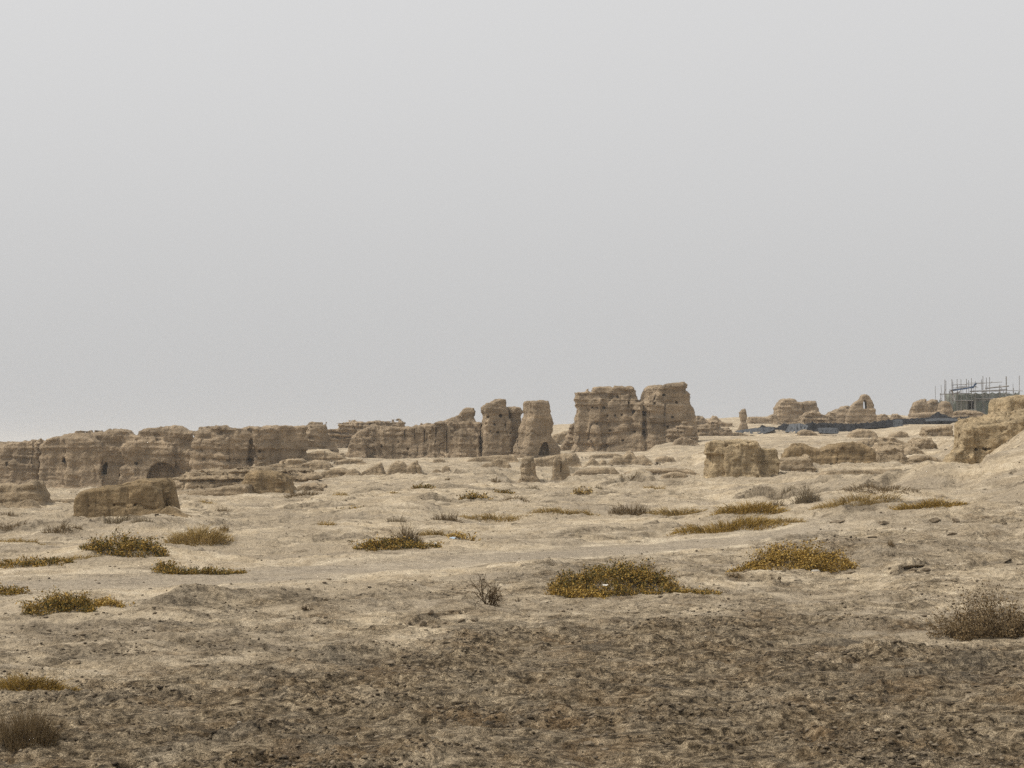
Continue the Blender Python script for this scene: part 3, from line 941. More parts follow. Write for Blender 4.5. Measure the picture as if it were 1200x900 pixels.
ruin('low_wall', 'crumbled tan low wall along the foot of the scaffolded building', 'wall', 246,
     [([(1117, 498), (1120, 482), (1132, 480.5), (1142, 481), (1150, 483), (1160, 486), (1163, 498)], 0, 1.6)], mat=M_FAR, amp=.7)

# nearer blocks on the rising ground
def sloping_block():
    f = [(1124, 548), (1127, 530), (1131, 518), (1132, 503), (1137, 498), (1150, 497.5), (1170, 495), (1190, 492), (1230, 489), (1330, 490)]
    r = [(1128, 548), (1131, 528), (1134, 512), (1135, 497), (1141, 491), (1153, 488), (1172, 484), (1190, 480), (1230, 476), (1330, 477)]
    out = []
    for i in range(5):
        t = i / 4
        out.append(([((1 - t) * a[0] + t * b[0], (1 - t) * a[1] + t * b[1]) for a, b in zip(f, r)] + [(1330, 503)], .42 * i, .9))
    return out + [([(1108, 549), (1113, 538), (1120, 529), (1130, 527), (1140, 534), (1146, 546)], -.1, 1.0)]


ruin('earth_block', 'big golden fluted earth block with a sloping dusty top, cut off by the frame', 'earth block', 72.5,
     sloping_block(),
     feet=False, mat=M_WARM, amp=.55, gully=1.3, strata=.3, batter=.02, skirt=.15, rnd=.12, holes=[(1145, 527, 1.6), (1152, 526, 1.8), (1156, 527, 1.8), (1160, 526, 1.4)])
ruin('earth_block', 'upper earth block with a level rim peeking over the big golden fluted block', 'earth block', 84,
     [([(1174, 500), (1177, 472), (1180, 466), (1186, 464), (1205, 463), (1280, 462), (1281, 500)], 0, 3)], feet=False, mat=M_WARM, amp=.6, gully=.8, strata=.5)
ruin('earth_block', 'mushroom-headed earth block with an undercut knob at one end, alone on pale ground', 'earth block', 86,
     [([(827, 567), (829, 550), (832, 538), (832, 528), (836, 518), (842, 515.5), (856, 516), (868, 515.5), (880, 513.5), (890, 515), (893, 524), (893, 566)], 0, 1.4, 8),
      ([(884, 562), (885, 527), (894, 525), (903, 526), (911, 526.5), (913, 540), (913, 560)], .25, 1.4),
      ([(848, 566), (850, 524), (870, 518), (888, 520), (891, 566)], -.3, 1.0), ([(827.5, 533), (827, 524), (830, 518), (838, 515.5), (848, 518), (851, 526), (849, 533)], -.2, 1.3)],
     mat=M_WARM, amp=.5, gully=1.0, strata=.4, skirt=.35, rnd=.10)
ruin('earth_block', 'low drum-shaped earth pedestal beside the mushroom-headed block', 'earth block', 97,
     [([(912, 557), (914, 541), (922, 537.5), (940, 537), (949, 534), (953, 541), (958, 555)], 0, 1.8)], mat=M_MID, amp=.9, strata=1.3)
ruin('low_wall', 'curving low earth wall with a smooth humped top behind the drum-shaped pedestal', 'wall', 104,
     [([(914, 549), (920, 530), (930, 521), (944, 520.5), (953, 525), (962, 525.5), (975, 521), (985, 518.5), (1000, 518), (1015, 521.5), (1026, 529), (1031, 548)], 0, 1.5)],
     mat=M_NEAR, amp=.7, gully=.9, strata=.5)
ruin('earth_block', 'small cube-like earth stub at the end of the curving low wall', 'earth block', 106,
     [([(1027, 548), (1030, 529), (1036, 524.5), (1050, 523), (1061, 525), (1064, 534), (1066, 547)], 0, 2)], mat=M_MID, amp=.9)
ruin('earth_ledge', 'flat slab-like earth ledge above the cube-like stub', 'ruin', 122,
     [([(1026, 535), (1032, 520), (1040, 517.5), (1054, 518), (1064, 521), (1066, 535)], 0, 2.4)], mat=M_MID, amp=1.1)
ruin('earth_mound', 'dark crumbly mound of earth behind the big golden fluted block', 'mound', 128,
     [([(1066, 533), (1074, 520), (1083, 513), (1092, 513.5), (1100, 519), (1106, 533)], 0, 3.5)], mat=M_MID, amp=1.1)
ruin('earth_ledge', 'overhanging dark-fronted earth ledge just under the black netting', 'ruin', 165,
     [([(1086, 516), (1085, 505), (1088, 501.5), (1100, 500), (1117, 498), (1119, 516)], 0, 3)], mat=M_MID, amp=.8)
ruin('earth_mound', 'low brown hummock below the black netting near the tip of the tarp', 'mound', 205,
     [([(936, 514), (938, 506), (945, 503), (953, 505), (958, 509), (974, 510), (978, 514)], 0, 3)], mat=M_MID, amp=1.0)
ruin('earth_ledge', 'crumbling tan bank below the blue-grey tarp', 'ruin', 212,
     [([(846, 514), (852, 507), (862, 506.5), (872, 508), (881, 510), (883, 514)], 0, 2)], mat=M_MID, amp=1.1)

# blocks on the side of the long wall
ruin('earth_block', 'low dark-brown earth block with a domed dusty top, alone in the open sand', 'earth block', 53,
     [([(85, 609), (86, 594), (88, 583), (94, 577), (110, 574), (135, 570.5), (150, 566), (165, 564.5), (178, 568), (186, 575), (190, 590), (192, 606)], 0, .9),
      ([(92, 606), (96, 576), (112, 571.5), (132, 567.5), (146, 563.5), (157, 561), (171, 561.5), (188, 560.5), (193, 565), (196, 578), (199, 590), (201, 604)], .7, 1.0)],
     mat=M_NEAR, amp=.45, gully=1.2, strata=.25, skirt=.12, rnd=.08, holes=[(104, 593, 1.0), (134, 592, 1.1), (151, 595, .9), (159, 592, 1.7), (170, 596, .9)])
ruin('rubble_heap', 'little crumbled skirt of earth at the end of the domed brown block', 'rubble', 52.5,
     [([(186, 606), (188, 598), (195, 593), (201, 596), (207, 600), (211, 606)], 0, .6)], mat=M_NEAR, amp=1.2)
ruin('earth_block', 'low grey-brown block with one upturned corner, cut off by the frame under the long wall', 'earth block', 72,
     [([(-50, 600), (-50, 568), (0, 567), (15, 570), (26, 568), (36, 564.5), (41, 570), (46, 581), (49, 599)], 0, 2.2)], mat=M_MID, amp=.6, gully=.6)
ruin('boulder', 'pale rounded boulder in front of the block with one upturned corner', 'boulder', 69,
     [([(21, 597), (24, 589), (29, 585.5), (35, 586), (39, 591), (41, 597)], 0, .7)], mat=M_MID, amp=.5, strata=.4)
ruin('rubble_heap', 'long low heap of crumbled earth beside the pale rounded boulder', 'rubble', 75,
     [([(38, 595), (45, 587), (60, 585), (75, 586), (80, 584.5), (85, 589), (88, 594)], 0, 1.5)], mat=M_MID, amp=1.0)
ruin('earth_ledge', 'broad layered earth terrace at the foot of the long wall', 'ruin', 104,
     [([(196, 581), (204, 561), (215, 555), (235, 552), (262, 549.5), (285, 547), (300, 546), (322, 549), (345, 550), (370, 556), (375, 573)], 0, 5)], mat=M_MID, amp=1.3, strata=1.6, skirt=1.2)
ruin('earth_block', 'arched chisel-faced earth block set into the layered terrace', 'earth block', 86,
     [([(278, 585), (281, 567), (284, 556), (294, 552), (310, 552.5), (328, 556), (337, 562), (342, 573), (343, 583)], 0, 2)],
     mat=M_NEAR, amp=.7, gully=1.6, strata=.4)
ruin('earth_ledge', 'low smooth earth bank running up to the chisel-faced block', 'ruin', 84,
     [([(195, 587), (199, 578), (225, 575.5), (250, 573.5), (270, 570), (288, 569), (292, 585)], 0, 2.4)], mat=M_MID, amp=.8)
ruin('rubble_heap', 'flat shelf of broken earth beside the chisel-faced block', 'rubble', 88,
     [([(340, 583), (344, 571), (355, 567.5), (368, 568), (378, 570), (380, 581)], 0, 2.4)], mat=M_MID, amp=1.1)
ruin('earth_mound', 'rounded earth hump on the pale slope between terrace and fluted wall', 'mound', 140,
     [([(345, 555), (352, 543), (365, 539), (378, 540.5), (385, 547), (388, 555)], 0, 4)], mat=M_MID, amp=.9)
ruin('earth_ledge', 'thin dark earth shelf low on the pale slope below the rounded hump', 'ruin', 120,
     [([(369, 563), (376, 553), (390, 549.5), (402, 549), (408, 553), (410, 562)], 0, 2.4)], mat=M_MID, amp=1.0)

# stumps scattered on the open ground
for lab, d, sl, th, nm in [
    ('cone-shaped earth stump, first in the row below the fluted wall', 118, [[(399, 562), (408, 552), (415, 549), (420, 554), (424, 562)]], 2.0, 'earth_stump'),
    ('sloping wedge of earth between the cone-shaped stump and the double-peaked block', 119, [[(420, 562), (424, 552), (436, 546.5), (445, 543), (448, 549), (451, 561)]], 2.0, 'earth_stump'),
    ('dark double-peaked earth block with a dip in its top, below the fluted wall', 117, [[(451, 561), (456, 547), (463, 540.5), (471, 541), (477, 547), (482, 542), (488, 539.5), (493, 550), (497, 560)]], 2.0, 'earth_stump'),
    ('round ball-like clod of earth, lower of the pair past the double-peaked block', 121, [[(506, 559), (507, 552), (511, 549.5), (516, 551), (518, 559)]], .8, 'earth_stump'),
    ('upright rounded clod of earth, taller of the pair past the double-peaked block', 122, [[(517, 558), (518, 548), (522, 545), (527, 547), (528, 558)]], .8, 'earth_stump'),
    ('thin flat shelf of earth below the middle of the fluted wall', 152, [[(504, 546), (508, 539), (515, 537.5), (521, 539), (524, 546)]], 1.6, 'earth_ledge'),
    ('dark round lump at the foot of the capped tower', 135, [[(562, 554), (564, 546), (570, 542.5), (577, 544), (582, 553)]], 1.5, 'earth_stump'),
    ('brownish rubble lump with a flat top below the capped tower', 138, [[(573, 553), (576, 540), (583, 536.5), (593, 537.5), (598, 545), (601, 553)]], 2.0, 'earth_stump'),
    ('long thin earth shelf at the very foot of the capped tower', 160, [[(542, 546), (547, 539), (557, 536), (570, 534.5), (590, 533), (604, 534), (609, 543)]], 2.0, 'earth_ledge'),
    ('weathered squat column with a sand apron, standing below the narrow pillar', 112, [[(603, 572), (611, 558), (610, 547), (611, 538), (615, 535), (625, 535), (628, 545), (629, 555), (633, 563), (636, 571)]], 1.2, 'mud_column'),
    ('flat-topped wall remnant with a sloping end, behind the two columns', 150, [[(622, 552), (627, 538), (645, 534), (662, 532), (675, 531.5), (679, 539), (683, 549)]], 2.4, 'low_wall'),
    ('two-humped dark mound of earth behind the two columns', 148, [[(682, 550), (690, 541), (694, 536), (699, 539), (703, 543), (706, 538), (710, 539), (713, 548)]], 2.0, 'earth_mound'),
    ('broken knobbly wall line of rubble below the largest keep', 148, [[(704, 549), (716, 540), (722, 534), (730, 536), (736, 529.5), (741, 528.5), (747, 535), (756, 532.5), (764, 540), (770, 547)]], 2.2, 'rubble_heap'),
    ('thin crumbled bank of earth between largest keep and rubble line', 165, [[(684, 541), (694, 533), (712, 531), (722, 531), (730, 533), (732, 539)]], 1.8, 'earth_ledge'),
    ('low smooth ridge of earth running away from the two-pronged column', 124, [[(664, 563), (676, 552), (695, 548.5), (720, 548), (726, 554), (729, 561)]], 2.0, 'earth_ledge'),
    ('low crumbling earth heap near the mushroom-headed block', 106, [[(772, 568), (778, 556), (788, 553), (798, 552.5), (806, 557), (810, 566)]], 1.6, 'rubble_heap'),
    ('loose row of knobbly clods past the rubble line below the largest keep', 150, [[(764, 546), (770, 537), (780, 534.5), (790, 536), (793, 544)]], 1.5, 'rubble_heap'),
    ('small dark stone block behind the mushroom-headed earth block', 148, [[(818, 537), (820, 531), (826, 530), (830, 532), (831, 536)]], 1.0, 'earth_stump'),
    ('flat tan bank of earth along the skyline gap beside the keep', 232, [[(640, 524), (648, 510), (660, 506), (672, 503), (674, 524)]], 3.0, 'earth_mound'),
    ('low tan hummock on the pale slope below the black netting', 190, [[(995, 517), (1000, 506), (1010, 502.5), (1022, 503), (1028, 508), (1030, 516)]], 3.0, 'earth_mound'),
    ('flattened hummock with brown front below the blue tarp panel', 178, [[(1044, 517), (1048, 509), (1056, 505.5), (1064, 507), (1068, 516)]], 2.6, 'earth_mound'),
    ('dark hollow-fronted lump before the cube-like stub', 118, [[(1060, 538), (1064, 528), (1070, 523), (1078, 524), (1084, 530), (1088, 538)]], 2.0, 'earth_mound'),
]:
    ruin(nm, lab, nm.replace('_', ' '), d, [(p, 0, th) for p in sl], mat=M_MID, amp=.7, strata=.45, skirt=.5)

for lab, d, P, th in [
    ('broken earth shelf high on the slope between smooth corner wall and layered terrace', 148, [(306, 556), (314, 546), (326, 540), (340, 537), (352, 538), (360, 546), (362, 553)], 3.0),
    ('narrow crumbling shelf on the pale slope just under the tapered stump', 160, [(336, 545), (346, 535), (362, 531), (382, 530), (398, 531), (404, 538), (406, 543)], 3.0),
    ('ragged earth step below the rounded hump on the pale slope', 128, [(338, 566), (350, 556), (366, 553), (384, 556), (392, 564)], 2.4),
    ('low broken step of earth at the near end of the fluted wall', 158, [(384, 549), (394, 540), (408, 537.5), (424, 539), (432, 546)], 2.4),
    ('long low crumbled bank across the sand below the largest keep', 136, [(722, 563), (738, 553), (760, 549.5), (790, 549), (812, 551), (824, 559)], 3.0),
    ('ragged low bank of earth in front of the curving low wall', 92, [(958, 563), (972, 553), (1000, 550.5), (1030, 551), (1060, 550), (1076, 560)], 2.4),
    ('pale broken hummock between the cube-like stub and the golden block', 110, [(1062, 550), (1070, 538), (1082, 533), (1096, 534), (1106, 541), (1110, 549)], 2.4),
    ('flat layered hummock on the pale rise under the square blue panel', 150, [(1000, 527), (1012, 516), (1030, 513.5), (1052, 514), (1066, 519), (1072, 526)], 3.0),
]:
    ruin('earth_ledge', lab, 'ruin', d, [(P, 0, th)], mat=M_MID, amp=1.1, strata=1.2, skirt=1.0)

ruin('mud_column', 'weathered two-pronged column standing below the narrow pillar', 'mud column', 112,
     [([(645, 570), (648, 556), (648, 541), (650, 535.5), (654, 535), (656.5, 539), (656.5, 556), (660, 569)], -.2, .8),
      ([(655, 570), (657.5, 556), (658, 540), (660.5, 535), (664, 536), (666, 545), (669, 556), (676, 569)], .1, .9)],
     mat=M_MID, amp=.4, strata=.3, rnd=.08, skirt=.3)


def settle():
    """bring the ground to the foot of every ruin"""
    pts = []
    for a, k in RUINS:
        if k.get('parent') is not None or k.get('feet') is False: continue
        d = a[3]
        for sl in a[4][:1]:
            P = sl[0]
            for e, f in ((P[0], P[-1]), (P[-1], P[0])):
                cut = 1.5 + 2.0 * min(1, d / 150)
                w = abs(P[0][0] - P[-1][0]) / F * d
                pts.append((PX(e[0] * .8 + f[0] * .2, d), d, PZ(e[1] - cut, d), max(.45 * w, .5), max(.5 * w, 1.2) if d < 100 else max(.5 * w, 4)))
    pts = np.array(pts)
    dz = pts[:, 2] - ground_z(pts[:, 0], pts[:, 1], False)
    for _ in range(6):
        FEET[:] = [(p[0], p[1], min(p[3], 6), min(p[4], 9), q) for p, q in zip(pts, dz)]
        res = pts[:, 2] - ground_z(pts[:, 0], pts[:, 1], False)
        dz = np.clip(dz + .6 * res, -2.5, 2.5)
    for a, k in RUINS:
        if k.get('parent') is not None or k.get('feet') is False: continue
        P = a[4][0][0]; d = a[3]
        cut = 1.0 + 1.5 * min(1, d / 150)
        by = max(P[0][1], P[-1][1]) - cut
        if P[-1][0] - P[0][0] > 160: continue
        DIPS.append((P[0][0], P[-1][0], d, (PZ(by, d) - EYE) / d))


settle()
build_ground()
made = {}
for i_, (a_, k_) in enumerate(RUINS):
    if isinstance(k_.get('parent'), int):
        k_ = dict(k_, parent=made[k_['parent']])
    made[i_] = make_ruin(*a_, **k_)

# ------------------------------------------------------------------ plants
def tubes(P, rad):
    """P: (n, k, 3) paths, rad: (n, k) radii -> triangular tubes"""
    n, k, _ = P.shape
    T = np.gradient(P, axis=1)
    T /= np.linalg.norm(T, axis=2, keepdims=True) + 1e-9
    ref = np.where(np.abs(T[..., 2:3]) < .9, np.array([0, 0, 1.0]), np.array([1.0, 0, 0]))
    A = np.cross(T, ref); A /= np.linalg.norm(A, axis=2, keepdims=True) + 1e-9
    B = np.cross(T, A)
    ring = []
    for j in range(3):
        a = 2 * math.pi * j / 3
        ring.append(P + (A * math.cos(a) + B * math.sin(a)) * rad[..., None])
    V = np.stack(ring, 2)                       # n,k,3,3
    idx = np.arange(n * k * 3).reshape(n, k, 3)
    Q = []
    for j in range(3):
        j2 = (j + 1) % 3
        Q.append(np.stack([idx[:, :-1, j], idx[:, :-1, j2], idx[:, 1:, j2], idx[:, 1:, j]], -1).reshape(-1, 4))
    return V.reshape(-1, 3), np.concatenate(Q)


def leaves(C, D, L, W, rg):
    """rhombic leaves at C pointing along D"""
    n = len(C)
    D = D / (np.linalg.norm(D, axis=1, keepdims=True) + 1e-9)
    S = np.cross(D, rg.normal(size=(n, 3))); S /= np.linalg.norm(S, axis=1, keepdims=True) + 1e-9
    N = np.cross(D, S)
    L = L[:, None]; W = W[:, None]
    V = np.stack([C, C + D * L * .45 + S * W * .5 + N * L * .08, C + D * L, C + D * L * .45 - S * W * .5 + N * L * .08], 1)
    return V.reshape(-1, 3), np.arange(n * 4).reshape(n, 4)


def site(pl, pr, pb):
    """centre, half-width and distance of a plant whose base line is at row pb between columns pl and pr"""
    x, d = hit((pl + pr) / 2, pb, lambda a, b: ground_z(a, b, False))
    return x, d, (pr - pl) / 2 * d / F


def plant(name, label, cat, pl, pr, pb, h, style, mat, group=None, dens=1.0, depth=.55, lump=.5, seed=0, leafmat=None, lean=.0):
    rg = np.random.RandomState(seed + int(pl) * 7 + int(pb) * 13 + 1)
    x, d, rx = site(pl, pr, pb)
    ry = max(rx * depth, .06)
    ry = min(ry, 1.6 * h * d / F + .35)
    px = d / 1911.0                                # one pixel of the picture there
    y = d + ry
    H = h * d / F * (.88 if style in ('leafy', 'grass') else 1.0)
    z = float(ground_z(np.array([x]), np.array([y]))[0])
    root = empty(name, (x, y, z))
    tag(root, label, cat, group)
    area = (pr - pl) * h * .73

    def roots(n, pw=.5, edge=1.0):
        r = rg.rand(n) ** pw * edge; a = rg.rand(n) * 2 * math.pi
        lx = r * np.cos(a); ly = r * np.sin(a)
        # uneven footprint
        k = 1 + .28 * n2(np.cos(a) * 1.6 + seed, np.sin(a) * 1.6 + pl, 5)
        return lx * k, ly * k, r

    def at(lx, ly):
        X = x + lx * rx; Y = y + ly * ry
        return np.stack([X - x, Y - y, ground_z(X, Y) - z - .01], -1)

    if style in ('leafy', 'grass', 'fuzz'):
        if style == 'leafy':
            ns = int(np.clip(area * .11 * dens, 24, 700))
        elif style == 'grass':
            ns = int(np.clip(area * .75 * dens, 60, 3200))
        else:
            ns = int(np.clip(area * .55 * dens, 60, 2600))
        lx, ly, r = roots(ns, .55)
        B = at(lx, ly)
        hh = H * np.clip(1 - r ** 2.2, .0, 1) ** .6
        hh *= np.clip(.75 + lump * fbm2(lx * 2.2 + pl * .37, ly * 2.2 + pb * .11, 2, 9), .25, 1.5)
        hh *= .55 + .6 * rg.rand(ns)
        hh = np.maximum(hh, .12 * H)
        ang = np.arctan2(ly, lx) + rg.normal(size=ns) * .7
        out = hh * (.35 + .95 * rg.rand(ns)) * (.35 + r)
        if style == 'fuzz':
            out = hh * (.1 + .7 * rg.rand(ns)) * (.3 + r)
        dx = np.cos(ang) * out + lean * hh; dy = np.sin(ang) * out * .8
        K = 4
        tt = np.linspace(0, 1, K)[None, :, None]
        tip = np.stack([dx, dy, hh], -1)[:, None]
        bend = np.stack([dx * .15, dy * .15, hh * .75], -1)[:, None]
        P = B[:, None] + 2 * tt * (1 - tt) * bend + tt * tt * tip
        P += rg.normal(size=P.shape) * (H * .025)
        if style == 'leafy':
            r0 = max(.0018, px * .13)
        else:
            r0 = max(.0013, px * (.26 if style == 'grass' else .22))
        rad = r0 * np.linspace(1.0, .45, K)[None].repeat(ns, 0)
        V, Q = tubes(P, rad)
        # runners along the ground that tie the stems to one root
        nr_ = 8
        ra = np.arange(nr_) * 2 * math.pi / nr_ + rg.rand() * .5
        fr_ = np.linspace(0, 1, 6)[None]
        rl = .75 + .2 * rg.rand(nr_, 1)
        wob = rg.normal(size=(nr_, 6)) * .05
        RX = np.cos(ra[:, None] + wob) * rl * fr_; RY = np.sin(ra[:, None] + wob) * rl * fr_
        RP = at(RX.ravel(), RY.ravel()).reshape(nr_, 6, 3) + np.array([0, 0, .015])
        V2, Q2 = tubes(RP, np.full((nr_, 6), r0 * 1.1))
        Q = np.concatenate([Q, Q2 + len(V)]); V = np.concatenate([V, V2])
        nm = {'leafy': 'stem', 'grass': 'blade', 'fuzz': 'twig'}[style]
        obj(nm, mesh_from(nm, V, Q), M_TWIG if style == 'leafy' else mat, root)
        if style in ('leafy', 'grass'):
            nl = int(np.clip(area * (2.9 if style == 'leafy' else .55) * dens, 120 if style == 'leafy' else 30, 16000))
            L = max(.022, px * (2.3 if style == 'leafy' else 1.5))
            si = rg.randint(0, ns, nl)
            t = (.10 + .90 * rg.rand(nl)) if style == 'leafy' else (.3 + .7 * rg.rand(nl))
            f = t * (K - 1); i0 = np.clip(f.astype(int), 0, K - 2); fr = (f - i0)[:, None]
            C = P[si, i0] * (1 - fr) + P[si, i0 + 1] * fr
            C = C + rg.normal(size=C.shape) * np.array([1.2, 1.2, .6]) * L * .8
            lo = B[si, 2] + .004
            C[:, 2] = np.maximum(C[:, 2], lo)
            D = rg.normal(size=(nl, 3)) * .8 + np.array([0, 0, .35])
            ll = L * (.55 + .8 * rg.rand(nl))
            V, Q = leaves(C, D, ll, ll * (.5 if style == 'leafy' else .28), rg)
            obj('foliage', mesh_from('foliage', V, Q), leafmat or mat, root)
    else:                                          # bare branching shrub
        paths, rads = [], []
        r0 = max(.0045, px * .55)

        def grow(p, dr, ln, rr, lev):
            q = [p]; c = p.copy(); v = dr / np.linalg.norm(dr)
            for i in range(3):
                v = v + rg.normal(size=3) * .20 + np.array([0, 0, .05])
                v /= np.linalg.norm(v)
                c = c + v * ln / 3
                q.append(c.copy())
            paths.append(np.array(q)); rads.append(np.linspace(rr, rr * .6, 4))
            if lev < 3:
                for i in range(rg.randint(2, 4)):
                    k = rg.randint(1, 4)
                    grow(q[k], v * .8 + rg.normal(size=3) * .75, ln * (.45 + .3 * rg.rand()), rr * .65, lev + 1)
        nb = int(8 * dens) + 2
        for i in range(nb):
            a = rg.rand() * 2 * math.pi
            b0 = at(np.array([.22 * math.cos(a) * rg.rand()]), np.array([.22 * math.sin(a) * rg.rand()]))[0]
            sp = .25 + .9 * rg.rand()
            dr = np.array([math.cos(a) * sp * rx / max(H, .01) * .9, math.sin(a) * sp * .6, .75])
            nl = np.linalg.norm(dr)
            grow(b0, dr, H * .52 * (.6 + .6 * rg.rand()) * min(nl, 1.6), r0, 1)
        V, Q = tubes(np.array(paths), np.array(rads))
        obj('branch', mesh_from('branch', V, Q), mat, root)
        # withered leaf scraps on the twigs
        nl = int(area * .45 * dens)
        if nl > 10:
            PP = np.concatenate(paths)
            C = PP[rg.randint(0, len(PP), nl)] + rg.normal(size=(nl, 3)) * px * .8
            C[:, 2] = np.maximum(C[:, 2], 0.0)
            L = max(.014, px * .9) * (.5 + .8 * rg.rand(nl))
            V, Q = leaves(C, rg.normal(size=(nl, 3)), L, L * .45, rg)
            obj('foliage', mesh_from('foliage', V, Q), leafmat or mat, root)
    return root


